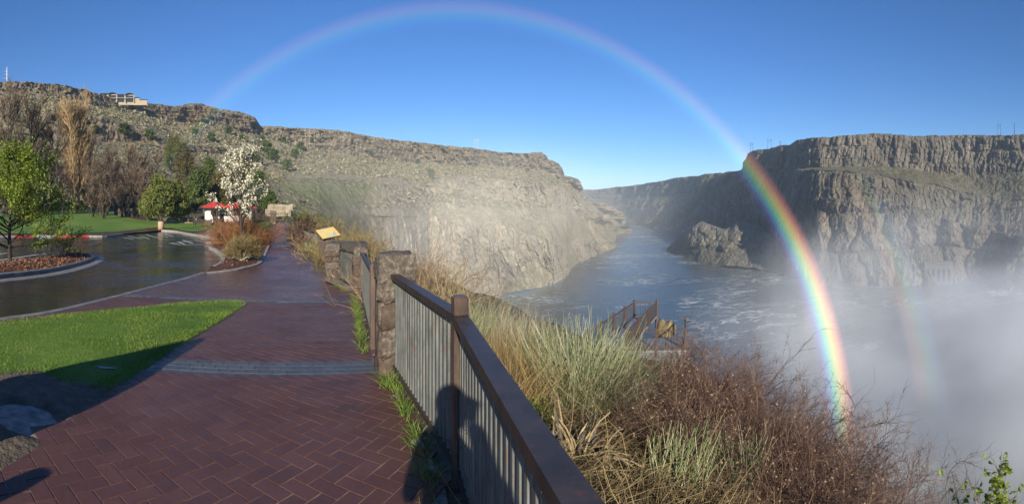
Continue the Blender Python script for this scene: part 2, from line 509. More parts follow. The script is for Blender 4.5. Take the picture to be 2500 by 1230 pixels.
left_cols = {   # bearing -> foot, lower top, bench base, bench top, upper cliff base, rim   (row, distance)
 -420: [(535, 80), (470, 105), (410, 140), (380, 150), (215, 255), (182, 270)],
    0: [(535, 85), (470, 110), (400, 150), (375, 165), (228, 262), (197, 278)],
   95: [(535, 88), (460, 120), (340, 185), (300, 195), (232, 265), (204, 280)],
  130: [(535, 88), (455, 122), (332, 194), (272, 200), (236, 265), (208, 282)],
  200: [(535, 90), (450, 125), (335, 199), (280, 205), (252, 268), (217, 288)],
  250: [(535, 90), (450, 125), (350, 201), (286, 207), (262, 285), (232, 302)],
  340: [(535, 92), (450, 130), (352, 210), (316, 215), (275, 310), (249, 330)],
  430: [(535, 92), (450, 135), (378, 215), (362, 222), (300, 330), (262, 360)],
  490: [(535, 94), (440, 145), (372, 235), (356, 245), (305, 355), (254, 378)],
  545: [(535, 95), (440, 150), (374, 250), (362, 255), (308, 375), (272, 392)],
  600: [(535, 96), (440, 160), (376, 265), (364, 270), (330, 390), (284, 405)],
  622: [(535, 97), (442, 165), (380, 270), (368, 276), (335, 400), (292, 412)],
  634: [(535, 97), (445, 165), (390, 270), (376, 276), (345, 420), (312, 430)],
  700: [(560, 100), (500, 140), (446, 186), (440, 208), (355, 420), (312, 440)],
  780: [(600, 98), (505, 162), (438, 200), (433, 225), (365, 430), (314, 450)],
  850: [(640, 135), (515, 192), (442, 224), (434, 248), (378, 445), (319, 462)],
  950: [(720, 205), (525, 242), (452, 266), (432, 290), (396, 480), (338, 500)],
 1050: [(740, 310), (530, 322), (458, 338), (430, 358), (400, 520), (350, 540)],
 1150: [(735, 317), (540, 345), (472, 375), (430, 400), (405, 560), (362, 585)],
 1230: [(720, 339), (550, 365), (488, 400), (440, 420), (410, 610), (370, 635)],
 1290: [(708, 358), (570, 385), (497, 425), (440, 445), (414, 650), (371, 675)],
 1318: [(702, 369), (580, 398), (502, 450), (444, 470), (417, 665), (373, 688)],
 1326: [(700, 372), (582, 400), (503, 455), (445, 476), (419, 668), (390, 690)],
 1345: [(695, 382), (590, 410), (506, 470), (448, 495), (424, 690), (396, 710)],
 1354: [(690, 392), (594, 418), (507, 480), (452, 505), (440, 700), (424, 725)],
 1385: [(672, 433), (610, 455), (512, 520), (466, 545), (450, 740), (432, 760)],
 1397: [(652, 490), (602, 520), (518, 570), (478, 590), (462, 780), (450, 800)],
 1415: [(640, 532), (590, 560), (528, 610), (496, 640), (480, 820), (468, 850)],
 1460: [(614, 654), (575, 700), (545, 760), (528, 800), (510, 1000), (497, 1050)],
 1500: [(595, 784), (568, 830), (553, 900), (545, 960), (538, 1080), (532, 1150)],
 1528: [(566, 1129), (558, 1160), (555, 1175), (553, 1190), (551, 1220), (550, 1250)]}
wallL, VL, RL = wall('hillside', left_cols, [.9, .4, .9, .05, 1], [96, 40, 44, 46, 46], 1150, M_left, butt=(40, 10), patch=1.0, bulbw=18, bulbd=9, crackd=110, rug=2.5, colw=4.2, cold=1.5, fine=1.0, layer_h=7, ledged=4.2, soft_foot=890, style=[0, .3, .35, 1, 1],
    dark=lambda p, z, s: sstep(760, 560, p) * .95 + (1 - sstep(760, 560, p)) * sstep(1.0, 1.0001, s) * 0 + sstep(30, 50, z) * .45 * sstep(560, 760, p))
# the park half of the hillside has only sage on its lower slope: rock shows there just at the outcrops
px_l = np.linspace(-420, 1528, 1150)
_d = np.hypot(VL[..., 0], VL[..., 1]); _y = HZ - (VL[..., 2] - EYE) / _d * F; _p = np.broadcast_to(px_l[None], _d.shape)
mead = np.exp(-(((_p - 800) / 125) ** 2 + ((_y - 468) / 38) ** 2) ** 2) * (_d < 275) * sstep(-.7, .0, fbm(VL / 14, 3))
wallL.data.attributes['rock'].data.foreach_set('value', (RL * (1 - mead)).astype(np.float32).ravel())
attr(wallL.data, 'meadow', mead.ravel())

right_cols = {  # foot at the water, lower cliff top, ledge, bench, rim
 1380: [(541, 1818), (520, 1950), (500, 2050), (492, 2120), (463, 2300)],
 1450: [(541, 1818), (518, 1960), (495, 2080), (490, 2120), (463, 2230)],
 1500: [(541, 1818), (518, 1900), (490, 1990), (486, 2020), (457, 2080)],
 1550: [(549, 1520), (520, 1620), (494, 1690), (486, 1720), (452, 1790)],
 1600: [(557, 1307), (528, 1370), (492, 1430), (480, 1480), (444, 1560)],
 1650: [(563, 1182), (520, 1240), (490, 1270), (478, 1310), (434, 1370)],
 1700: [(576, 980), (525, 1030), (480, 1070), (470, 1110), (428, 1180)],
 1760: [(594, 792), (510, 850), (462, 880), (452, 910), (422, 970)],
 1808: [(612, 665), (500, 710), (440, 730), (428, 750), (416, 800)],
 1818: [(618, 632), (500, 690), (435, 705), (422, 720), (376, 735)],
 1860: [(640, 532), (510, 600), (425, 635), (412, 655), (366, 680)],
 1930: [(672, 433), (500, 500), (420, 535), (411, 550), (352, 575)],
 1943: [(676, 424), (490, 470), (418, 500), (410, 525), (343, 548)],
 2000: [(688, 397), (482, 425), (416, 448), (409, 480), (339, 502)],
 2080: [(694, 384), (488, 410), (420, 435), (408, 475), (332, 500)],
 2150: [(694, 384), (492, 415), (427, 440), (406, 480), (328, 508)],
 2210: [(692, 388), (496, 420), (440, 450), (412, 490), (334, 515)],
 2280: [(690, 392), (520, 430), (450, 465), (418, 505), (332, 528)],
 2350: [(686, 400), (545, 430), (470, 480), (422, 520), (330, 545)],
 2420: [(690, 392), (560, 425), (480, 475), (424, 515), (331, 540)],
 2480: [(700, 372), (570, 410), (488, 465), (420, 505), (328, 535)],
 2700: [(720, 339), (580, 380), (490, 440), (420, 490), (318, 530)]}
wallR, VR, RR = wall('canyon_wall', right_cols, [1, .95, .3, 1], [110, 56, 22, 66], 1150, M_right, seed=71.3, butt=(34, 10), colw=4.4, cold=2.5, fine=1.5, layer_h=15, style=[0, .9, .5, 1], bulbd=13)

M_spur = rock_mat('spur_rock', [(.12, .107, .088), (.26, .232, .19), (.44, .395, .325)], [(.085, .08, .06), (.16, .148, .115), (.25, .23, .18)], streak=.45)
# rock outcrop and rubble spit below the far wall
spit_cols = {
 1628: [(617, 637), (616, 645), (614, 650)],
 1645: [(620, 621), (608, 640), (598, 655)],
 1690: [(634, 556), (600, 580), (556, 605)],
 1712: [(640, 532), (596, 560), (543, 590)],
 1745: [(645, 514), (600, 540), (552, 575)],
 1768: [(650, 497), (606, 525), (560, 560)],
 1784: [(652, 490), (600, 520), (552, 565)],
 1800: [(653, 487), (596, 520), (538, 565)],
 1816: [(655, 482), (598, 515), (540, 562)],
 1834: [(657, 475), (602, 505), (552, 550)],
 1862: [(661, 463), (608, 490), (566, 525)],
 1900: [(666, 449), (622, 470), (590, 505)],
 1960: [(682, 411), (650, 425), (632, 445)],
 2010: [(688, 397), (680, 402), (675, 410)]}
spit, VS, RS = wall('rock_outcrop', spit_cols, [.25, 1.0], [50, 60], 380, M_spur, seed=133.0, butt=(34, 5), colw=7, cold=1.6, fine=1.0, layer_h=14, plateau=16, smooth_px=7, style=[.5, 0], bulbw=12, bulbd=8)
del spit['kind']
# its far side falls back to the river
co = np.empty(len(spit.data.vertices) * 3, np.float32); spit.data.vertices.foreach_get('co', co); co = co.reshape(-1, 3)
co[-380:, 2] = -70
spit.data.vertices.foreach_set('co', co.ravel()); spit.data.update()
tag(spit, 'craggy grey rock outcrop with rubble slope jutting into the river', 'rock outcrop')

# ---------------------------------------------------------------- river
def water_mat():
    m, t, b, o = nt('river_water')
    p = coords(t)
    # flow direction runs from the falls (right) down the gorge
    rot = N(t, 'Mapping'); rot.inputs['Rotation'].default_value = (0, 0, math.radians(-68)); rot.inputs['Scale'].default_value = (.35, 1.0, 1)
    t.links.new(N(t, 'NewGeometry').outputs['Position'], rot.inputs[0])
    w = noise(t, p, .012, 3, .6, out='Color')
    add = N(t, 'VectorMath', operation='MULTIPLY_ADD')
    add.inputs[1].default_value = (26, 26, 26)
    t.links.new(w, add.inputs[0]); t.links.new(rot.outputs[0], add.inputs[2])
    def lines(scale, width, seed):
        n = noise(t, add.outputs[0], scale, 5, .62)
        return math_(t, 'LESS_THAN', math_(t, 'ABSOLUTE', math_(t, 'SUBTRACT', n, .5)), width)
    l1 = lines(.030, .011, 0); l2 = lines(.075, .013, 1)
    patch = noise(t, p, .011, 3, .6)
    pm = N(t, 'MapRange'); pm.inputs[1].default_value = .48; pm.inputs[2].default_value = .62; t.links.new(patch, pm.inputs[0])
    speck = noise(t, p, .16, 3, .6)
    br = N(t, 'MapRange'); br.inputs[1].default_value = .36; br.inputs[2].default_value = .52; t.links.new(speck, br.inputs[0])
    foam = math_(t, 'MULTIPLY', math_(t, 'MULTIPLY', math_(t, 'MAXIMUM', l1, l2), pm.outputs[0]), br.outputs[0])
    deep = ramp(t, noise(t, p, .02, 4), [(.3, (.055, .07, .072)), (.7, (.09, .11, .108))])
    t.links.new(mixc(t, math_(t, 'MULTIPLY', foam, .85), deep, (.50, .53, .54)), b.inputs['Base Color'])
    t.links.new(math_(t, 'ADD', math_(t, 'MULTIPLY', foam, .6), .22), b.inputs['Roughness'])
    setb(b, IOR=1.33)
    h = math_(t, 'ADD', noise(t, rot.outputs[0], .35, 5, .7), math_(t, 'MULTIPLY', noise(t, p, .06, 3), 1.2))
    bump(t, b, h, .45, .7)
    return m
rv = []
for a in np.linspace(-1.2, 1.5, 60): rv.append((3200 * math.sin(a), 3200 * math.cos(a)))
rv = [(-40, -10)] + rv + [(300, -10)]
MBr = MB(); MBr.v.append(np.array([[x, y, -60.0] for x, y in rv]))
MBr.t.append(np.array([[0, i + 1, i] for i in range(1, len(rv) - 1)]))
river = kind(MBr.build('river', water_mat()), 'structure')

# ---------------------------------------------------------------- ground of the terrace and the bank below the fence
def ground_mat():
    m, t, b, o = nt('bank_soil')
    p = coords(t)
    n = noise(t, p, .8, 6, .7); n2 = noise(t, p, 6, 5, .7)
    c = ramp(t, n, [(.3, (.055, .042, .028)), (.5, (.11, .085, .055)), (.7, (.17, .14, .085))])
    c = mixc(t, .5, c, ramp(t, n2, [(.3, (.05, .04, .025)), (.7, (.2, .165, .10))]))
    t.links.new(c, b.inputs['Base Color'])
    setb(b, Roughness=.9, Specular_IOR_Level=.2)
    bump(t, b, n2, .8, .05)
    return m
M_ground = ground_mat()
nb, nr = 900, 190
ba = np.linspace(-math.pi, math.pi, nb); rr_ = np.concatenate([[.05], np.geomspace(.4, 150, nr - 1)])
A, R_ = np.meshgrid(ba, rr_)
X, Y = R_ * np.sin(A), R_ * np.cos(A)
E_ = edge_dist(X, Y)
Zg = ground_z(X, Y) - .02 - .15 * sstep(-.12, -.35, E_)
Zg += sstep(.3, 2.5, E_) * .22 * fbm(np.stack([X, Y, Y * 0], -1) / 1.3, 4) + sstep(3, 25, E_) * 2.0 * fbm(np.stack([X, Y, Y * 0], -1) / 9, 4)
Zg = np.clip(Zg, -75, None)
i = np.arange(nr - 1)[:, None] * nb + np.arange(nb - 1)[None]
q = np.stack([i, i + 1, i + nb + 1, i + nb], -1).reshape(-1, 4)[:, ::-1]
ground = kind(obj('ground', mesh('ground', np.stack([X, Y, Zg], -1).reshape(-1, 3), q, True), M_ground), 'structure')
# ---------------------------------------------------------------- surfaces laid on the terrace
def inside(poly, x, y):
    poly = np.asarray(poly, float); x = np.asarray(x, float); y = np.asarray(y, float)
    c = np.zeros(x.shape, bool)
    for (x1, y1), (x2, y2) in zip(poly, np.roll(poly, -1, 0)):
        m = ((y1 > y) != (y2 > y)) & (x < (x2 - x1) * (y - y1) / (y2 - y1 + 1e-12) + x1)
        c ^= m
    return c
def spline(pts, n=6):
    """Catmull-Rom through open points"""
    p = np.asarray(pts, float); p = np.concatenate([[2 * p[0] - p[1]], p, [2 * p[-1] - p[-2]]]); o = []
    for i in range(1, len(p) - 2):
        for t in np.linspace(0, 1, n, endpoint=False):
            o.append(.5 * ((2 * p[i]) + (-p[i-1] + p[i+1]) * t + (2*p[i-1] - 5*p[i] + 4*p[i+1] - p[i+2]) * t*t + (-p[i-1] + 3*p[i] - 3*p[i+1] + p[i+2]) * t**3))
    o.append(p[-2]); return np.array(o)
def S(*pp, n=5): return spline([gxy(*p) for p in pp], n)
def drape(name, poly, zf, mat, sp=.035, parent=None):
    poly = np.asarray(poly, float)
    d = np.hypot(poly[:, 0], poly[:, 1]); a = np.arctan2(poly[:, 0], poly[:, 1])
    rs = np.exp(np.arange(math.log(max(.6, d.min() * .5)), math.log(d.max() * 1.05), sp * 1.6)); aa = np.arange(a.min() - .05, a.max() + .05, sp)
    A, R = np.meshgrid(aa, rs); R = R * (1 + .3 * sp * (np.arange(len(aa)) % 2))[None]
    x, y = (R * np.sin(A)).ravel(), (R * np.cos(A)).ravel()
    m = inside(poly, x, y)
    pts = [Vector(p) for p in poly] + [Vector((u, v)) for u, v in zip(x[m], y[m])]
    k = len(poly)
    v, e, f, *_ = delaunay_2d_cdt(pts, [(i, (i + 1) % k) for i in range(k)], [], 1, 1e-5)
    v = np.array([[p.x, p.y] for p in v]); z = zf(v[:, 0], v[:, 1])
    me = mesh(name, np.column_stack([v, z]), np.array([t for t in f if len(t) == 3]), True)
    nrm = np.empty(len(me.polygons) * 3); me.polygons.foreach_get('normal', nrm)
    if nrm.reshape(-1, 3)[:, 2].mean() < 0: me.flip_normals()
    return obj(name, me, mat, parent)
def gz(off): return lambda x, y: ground_fall(np.hypot(x, y)) + off

def kerb(name, line, w, top, bot, mat, parent=None):
    """concrete kerb swept along a line of ground points, with a rounded front arris"""
    L = np.asarray(line, float); t = np.gradient(L, axis=0); t /= np.linalg.norm(t, axis=1)[:, None]
    nrm = np.stack([-t[:, 1], t[:, 0]], 1)
    g = ground_fall(np.hypot(L[:, 0], L[:, 1]))
    prof = [(-w/2, bot), (-w/2, top - .02), (-w/2 + .02, top), (w/2 - .02, top), (w/2, top - .02), (w/2, bot)]
    V = np.stack([np.column_stack([L + nrm * u, g + z]) for u, z in prof], 1)
    n, k = len(L), len(prof)
    i = np.arange(n - 1)[:, None] * k + np.arange(k - 1)[None]
    q = np.stack([i, i + 1, i + k + 1, i + k], -1).reshape(-1, 4)
    return obj(name, mesh(name, V.reshape(-1, 3), q), mat, parent)

def wet(name, stops, scale, r0, r1, bs=.25, bd=.004, puddle=None):
    m, t, b, o = nt(name)
    p = coords(t)
    c = ramp(t, noise(t, p, scale, 5), [(.3 + .4 * i / (len(stops) - 1), s) for i, s in enumerate(stops)])
    t.links.new(c, b.inputs['Base Color'])
    mr = N(t, 'MapRange'); mr.inputs[1].default_value = .38; mr.inputs[2].default_value = .62
    mr.inputs[3].default_value = r0; mr.inputs[4].default_value = r1
    t.links.new(noise(t, p, .7, 6, .65), mr.inputs[0]); t.links.new(mr.outputs[0], b.inputs['Roughness'])
    bump(t, b, math_(t, 'ADD', noise(t, p, 60, 5, .75), math_(t, 'MULTIPLY', noise(t, p, 4.5, 4), .5)), bs, bd)
    setb(b, Specular_IOR_Level=.5)
    return m
M_asphalt = wet('wet_asphalt', [(.012, .012, .013), (.03, .03, .03)], 2.5, .06, .30, .4, .004)
M_concrete = noisy('concrete', [(.15, .145, .13), (.26, .245, .215), (.36, .335, .295)], 4, .7, bstr=.3, bdist=.006)
M_conc_dark = noisy('damp_concrete', [(.10, .10, .095), (.2, .19, .175), (.27, .26, .24)], 4, .5, bstr=.3, bdist=.006)
M_red_paint = noisy('red_kerb_paint', [(.36, .04, .035), (.55, .07, .06), (.6, .12, .1)], 6, .5, bstr=.2, bdist=.004)
M_white_paint = noisy('white_road_paint', [(.5, .5, .48), (.75, .75, .72)], 5, .5, bstr=.2, bdist=.003)
M_walk_far = wet('wet_brick_far', [(.055, .022, .020), (.10, .040, .034), (.13, .052, .042)], 6, .22, .42, .4, .006)
M_joint = noisy('joint_sand', [(.10, .075, .067), (.27, .225, .20), (.44, .385, .345)], 9, .8, bstr=.4, bdist=.004)
M_mulch_bed = noisy('mulch_bed', [(.03, .014, .009), (.10, .042, .024), (.16, .075, .045)], 14, .8, bstr=1, bdist=.03)
def grass_mat(name, stops, s1=.5):
    m, t, b, o = nt(name); p = coords(t)
    f = math_(t, 'ADD', math_(t, 'MULTIPLY', noise(t, p, s1, 4), .55), math_(t, 'MULTIPLY', noise(t, p, 9, 5, .75), .45))
    t.links.new(ramp(t, f, [(.32 + .36 * i / (len(stops) - 1), s) for i, s in enumerate(stops)]), b.inputs['Base Color'])
    setb(b, Roughness=.75, Specular_IOR_Level=.2)
    bump(t, b, noise(t, p, 30, 4, .8), 1, .03)
    return m
M_lawn = grass_mat('lawn_grass', [(.04, .085, .012), (.095, .18, .02), (.17, .27, .04)])
M_lawn_far = grass_mat('far_lawn_grass', [(.05, .11, .02), (.085, .17, .028), (.14, .215, .045), (.19, .24, .07)], .16)

# parking lot, 10 cm below the paving
lot_near = S((-200, 806), (0, 779), (120, 762), (230, 737), (340, 709), (420, 688), (480, 671), (500, 664))
lot_isl = S((520, 655), (540, 643), (546, 633), (543, 622), (530, 612), (513, 604))
lot_far = S((545, 583), (480, 574), (440, 566), (400, 563), (330, 569), (225, 575), (100, 576), (0, 576), (-200, 578))
lot = np.concatenate([lot_near, lot_isl, lot_far])
parking = kind(drape('parking_lot', lot, gz(-.10), M_asphalt), 'structure')
for (x1, y1, x2, y2) in [(300,577,327,581),(313,574,346,580),(343,575,365,580),(358,571,387,578),(382,571,410,576),(402,570,423,575),(435,587,452,594),(446,583,471,591),(473,583,497,587),(490,581,513,585),(414,590,440,594),(452,594,500,593),(418,590,470,585),(-60,623,17,613),(-80,640,95,616),(100,616,128,612)]:
    a, b = gxy(x1, y1), gxy(x2, y2)
    n_ = 8; ln = np.stack([a + (b - a) * k / n_ for k in range(n_ + 1)])
    tt = (b - a) / np.linalg.norm(b - a); nn = np.array([-tt[1], tt[0]]) * .06
    g = ground_fall(np.hypot(ln[:, 0], ln[:, 1])) - .094
    V = np.concatenate([np.column_stack([ln - nn, g]), np.column_stack([ln + nn, g])])
    q = [[k, k + 1, n_ + 2 + k, n_ + 1 + k] for k in range(n_)]
    obj('painted_line', mesh('painted_line', V, np.array(q)), M_white_paint, parking)

# brick walkway: joint bed near the overlook, wet brick surface further off
isl_out = S((500, 669), (560, 662), (596, 655), (634, 643), (647, 620), (657, 597), (660, 584), (657, 572))
inner = np.array([(p[0] - .09, p[1]) for p in EDGE])
right_edge = np.concatenate([inner[:11]])
BANDS = [((390, 885), (920, 893)), ((380, 722), (868, 734)), ((420, 690), (800, 694))]
def band_line(b):
    a, c = gxy(*b[0]), gxy(*b[1]); u = (c - a) / np.linalg.norm(c - a)
    return a, u
b2a, b2u = band_line(BANDS[1])
walk_all = np.concatenate([[(-7.5, -3.5), (-7.5, 3.0)], lot_near[2:], isl_out, S((668, 556), (674, 548), (683, 542)), [gxy(706, 542)], right_edge[::-1][1:], ])
def side2(x, y): return (x - b2a[0]) * -b2u[1] + (y - b2a[1]) * b2u[0]
def clip(poly, f):
    o = []
    for p, q_ in zip(poly, np.roll(poly, -1, 0)):
        a, b = f(*p), f(*q_)
        if a >= 0: o.append(p)
        if a * b < 0: o.append(p + (q_ - p) * a / (a - b))
    return np.array(o)
near_poly = clip(walk_all, lambda x, y: -side2(x, y))
far_poly = clip(walk_all, lambda x, y: side2(x, y))
walk = kind(drape('walkway', near_poly, gz(-.006), M_joint, .014), 'structure')
walk_far = drape('paved_surface', far_poly, gz(0.0), M_walk_far, parent=walk)

# near lawn wedge, dirt patch and puddles
lawn_top = S((-200, 812), (0, 787), (150, 770), (300, 755), (400, 745), (480, 738), (560, 736), (592, 739), (601, 744))
lawn_low = S((590, 752), (540, 785), (490, 815), (430, 850), (380, 885), (300, 936), (282, 948))
ragged = S((262, 960), (240, 958), (212, 944), (190, 952), (160, 944), (120, 922), (90, 912), (60, 924), (0, 925), (-200, 965))
lawn_near_poly = np.concatenate([lawn_top, lawn_low, ragged])
def edge_off(poly, lo, hi, w):
    def f(x, y):
        e = np.min(np.hypot(x[:, None] - poly[None, :, 0], y[:, None] - poly[None, :, 1]), 1)
        return ground_fall(np.hypot(x, y)) + lo + (hi - lo) * (1 - np.exp(-e / w))
    return f
def dense(poly, step=.08):
    o = []
    for p_, q_ in zip(poly, np.roll(poly, -1, 0)):
        n_ = max(1, int(np.linalg.norm(q_ - p_) / step)); o += [p_ + (q_ - p_) * k / n_ for k in range(n_)]
    return np.array(o)
lawn_dense = dense(lawn_near_poly)
lawn_n = kind(drape('lawn', lawn_near_poly, edge_off(lawn_dense, -.006, .03, .12), M_lawn, .02), 'structure')
dirt_poly = np.concatenate([S((300, 934), (262, 962), (190, 1012), (130, 1058), (100, 1090), (40, 1128), (0, 1152), (-200, 1250)), S((-200, 930), (0, 905), (90, 900), (180, 925), (230, 930))])
pc = gxy(70, 1022); dirt_dense = dense(dirt_poly)
def dirt_z(x, y):
    r2 = ((x - pc[0]) / .25) ** 2 + ((y - pc[1]) / .16) ** 2
    e = np.min(np.hypot(x[:, None] - dirt_dense[None, :, 0], y[:, None] - dirt_dense[None, :, 1]), 1); k = 1 - np.exp(-e / .1)
    return ground_fall(np.hypot(x, y)) - .004 + .03 * k - .16 * np.exp(-r2 ** 2 * .6) + .03 * k * fbm(np.stack([x, y, y * 0], -1) * 4, 4)
M_dirt = noisy('damp_dirt', [(.05, .04, .03), (.11, .085, .062), (.18, .145, .105)], 9, .75, bstr=1.0, bdist=.035, bscale=28)
dirt = kind(drape('dirt_patch', dirt_poly, dirt_z, M_dirt, .012), 'structure')
m_pud, t_, b_, o_ = nt('puddle_water'); setb(b_, Base_Color=(.02, .018, .015), Roughness=.05, IOR=1.2)
def puddle(px, y, rx, ry, off, rz=0.0):
    c = gxy(px, y); an = np.linspace(0, 2 * math.pi, 28, endpoint=False)
    r = 1 + .18 * np.sin(3 * an + px) + .1 * np.sin(5 * an + y)
    x_, y_ = rx * r * np.cos(an), ry * r * np.sin(an)
    poly = np.stack([c[0] + x_ * math.cos(rz) - y_ * math.sin(rz), c[1] + x_ * math.sin(rz) + y_ * math.cos(rz)], 1)
    return kind(drape('puddle', poly, gz(off), m_pud, .05), 'structure')
puddle(70, 1028, .17, .10, -.085, .3)
puddle(258, 905, .09, .035, .033, .5)

# far lawn, paths
far_lawn = np.concatenate([S((-200, 573), (0, 571), (225, 569), (330, 562), (390, 556), (470, 566), (520, 560), (600, 566), (648, 566), (668, 548)), S((660, 541), (560, 539), (470, 538), (380, 528), (300, 518), (160, 515), (0, 514), (-200, 514))])
far_lawn_o = kind(drape('lawn', far_lawn, gz(.03), M_lawn_far, .012), 'structure')
sw = np.concatenate([S((-200, 577), (0, 575), (225, 574), (330, 568), (400, 562), (440, 565), (480, 573), (545, 582), (600, 582), (655, 575), (672, 556)), S((668, 548), (648, 566.5), (600, 567), (520, 561), (470, 567), (390, 557), (330, 563), (225, 570), (0, 572), (-200, 574))])
kind(drape('pavement', sw, gz(.02), M_walk_far, .012), 'structure')
pp = np.concatenate([S((262, 523), (300, 529), (340, 536), (400, 541), (480, 543), (560, 545), (600, 551)), S((600, 547), (560, 542), (480, 540), (400, 537), (345, 530), (318, 521), (290, 519))])
kind(drape('path', pp, gz(.05), M_walk_far, .012), 'structure')
pl = np.concatenate([S((520, 556), (545, 548), (560, 543)), S((600, 546), (585, 556), (575, 564))])
kind(drape('path', pl, gz(.06), M_walk_far, .012), 'structure')

# kerbs
kind(kerb('kerb', lot_near[:-1], .16, .012, -.2, M_conc_dark), 'structure')
kb = kind(kerb('kerb', S((-200, 577), (-100, 577), (35, 576)), .2, .05, -.25, M_concrete), 'structure')
for (x1, x2, mat) in [(35, 85, M_red_paint), (85, 135, M_white_paint), (135, 218, M_red_paint), (218, 300, M_concrete)]:
    kerb('kerb_stretch', S((x1, 576), ((x1 + x2) / 2, 575.8), (x2, 575.5 if x2 < 250 else 571), n=4), .2, .05, -.25, mat, kb)
kind(kerb('kerb', S((395, 563), (418, 564), (440, 567), (470, 573), (520, 580), (546, 584)), .2, .10, -.25, M_concrete), 'structure')

# planting island with the blossoming tree
isl_in = np.concatenate([lot_isl, S((520, 598), (545, 590), (600, 577), (640, 571)), isl_out[::-1]])
ic = isl_in.mean(0)
def bed_z(x, y):
    e = np.min(np.hypot(x[:, None] - isl_in[None, :, 0], y[:, None] - isl_in[None, :, 1]), 1)
    return ground_fall(np.hypot(x, y)) + .01 + .16 * (1 - np.exp(-e / .7)) + .02 * fbm(np.stack([x, y, y * 0], -1) * 2.5, 3)
bed = kind(drape('planting_bed', isl_in, bed_z, M_mulch_bed, .012), 'structure')
kerb('kerb', isl_out, .17, .05, -.2, M_concrete, bed)
kerb('kerb', lot_isl, .17, .06, -.25, M_concrete, bed)
# island in the lot under the green tree
i2_out = S((-200, 688), (0, 670), (60, 664), (130, 655), (190, 642), (222, 630), (226, 624), (205, 620), (170, 621), (120, 628), (60, 634), (0, 641), (-200, 664))
def bed2_z(x, y):
    e = np.min(np.hypot(x[:, None] - i2_out[None, :, 0], y[:, None] - i2_out[None, :, 1]), 1)
    return ground_fall(np.hypot(x, y)) - .03 + .14 * (1 - np.exp(-e / .6)) + .02 * fbm(np.stack([x, y, y * 0], -1) * 2.5, 3)
bed2 = kind(drape('planting_bed', i2_out, bed2_z, M_mulch_bed, .012), 'structure')
kerb('kerb', i2_out, .17, .035, -.25, M_conc_dark, bed2)
apron = S((-200, 702), (0, 678), (60, 671), (130, 662), (195, 648), (238, 632), (242, 623), (215, 616))
kerb('kerb_gutter', apron, .45, -.085, -.25, M_conc_dark, bed2)

# ---------------------------------------------------------------- herringbone bricks
def brick_mat(name, stops, r0, r1):
    m, t, b, o = nt(name)
    oi = N(t, 'ObjectInfo').outputs['Random']; ri = N(t, 'NewGeometry').outputs['Random Per Island']
    p = coords(t)
    f = math_(t, 'FRACT', math_(t, 'ADD', oi, math_(t, 'MULTIPLY', ri, 3.7)))
    f = math_(t, 'ADD', math_(t, 'MULTIPLY', f, .2), math_(t, 'MULTIPLY', noise(t, p, 2.2, 5), .8))
    c = ramp(t, f, [(.25 + .5 * i / (len(stops) - 1), s) for i, s in enumerate(stops)])
    t.links.new(mixc(t, .35, c, ramp(t, noise(t, p, 40, 4, .75), [(.3, tuple(x * .5 for x in stops[0])), (.7, stops[-1])])), b.inputs['Base Color'])
    mr = N(t, 'MapRange'); mr.inputs[1].default_value = .35; mr.inputs[2].default_value = .65
    mr.inputs[3].default_value = r0; mr.inputs[4].default_value = r1
    t.links.new(noise(t, p, .7, 4), mr.inputs[0]); t.links.new(mr.outputs[0], b.inputs['Roughness'])
    bump(t, b, math_(t, 'ADD', noise(t, p, 60, 5, .75), noise(t, p, 9, 3)), .35, .006)
    setb(b, Specular_IOR_Level=.32)
    return m
M_brick = brick_mat('wet_red_brick', [(.058, .027, .022), (.096, .044, .035), (.138, .066, .051)], .32, .55)
M_bluebrick = brick_mat('slate_blue_brick', [(.045, .05, .056), (.075, .08, .086), (.11, .115, .12)], .25, .45)
BW, BL, JT = .111, .222, .0065
ba_ = math.radians(-18.0)
U_, V_ = np.array([math.cos(ba_), math.sin(ba_)]), np.array([-math.sin(ba_), math.cos(ba_)])
bl = [band_line(b) for b in BANDS[:2]]
def band_d(p, k):
    a, u = bl[k]; return (p[..., 0] - a[0]) * -u[1] + (p[..., 1] - a[1]) * u[0]
HB = .20
cells = []
for ix in range(-90, 60):
    for iy in range(-60, 130):
        k = (ix - iy) % 4
        if k == 0: cells.append(((ix + 1) * BW, (iy + .5) * BW, 0))
        elif k == 3: cells.append(((ix + .5) * BW, (iy + 1) * BW, 1))
cells = np.array(cells)
cp = cells[:, :1] * U_ + cells[:, 1:2] * V_
shr = (np.hypot(cp[:, 0], cp[:, 1]) > 1.2)
def deep(poly, pts, m=.14):
    e = np.min(np.hypot(pts[:, 0][:, None] - poly[None, :, 0], pts[:, 1][:, None] - poly[None, :, 1]), 1)
    return inside(poly, pts[:, 0], pts[:, 1]) & (e > m)
ok = inside(near_poly, cp[:, 0], cp[:, 1]) & ~deep(lawn_dense, cp) & ~deep(dirt_dense, cp)
ok &= (np.abs(band_d(cp, 0)) > HB + .055) & (band_d(cp, 1) < -HB - .055) & shr & (cp[:, 1] > .25) & (np.arctan2(cp[:, 0], cp[:, 1]) < .3)
items = [(cp[i], ba_ + (math.pi / 2 if cells[i, 2] else 0), BL, BW, 0) for i in np.where(ok)[0]]
for k in (0, 1):
    a, u = bl[k]; nrm = np.array([-u[1], u[0]]); an = math.atan2(u[1], u[0])
    for r_ in (-1, 0, 1):
        for s_ in np.arange(-6, 8, BW * 1.2):
            p = a + u * (s_ + (r_ % 2) * .06) + nrm * r_ * .134
            if inside(near_poly, p[0], p[1]) and not inside(lawn_near_poly, p[0], p[1]) and not inside(dirt_poly, p[0], p[1]):
                items.append((p, an, BW * 1.2, .134, 1))
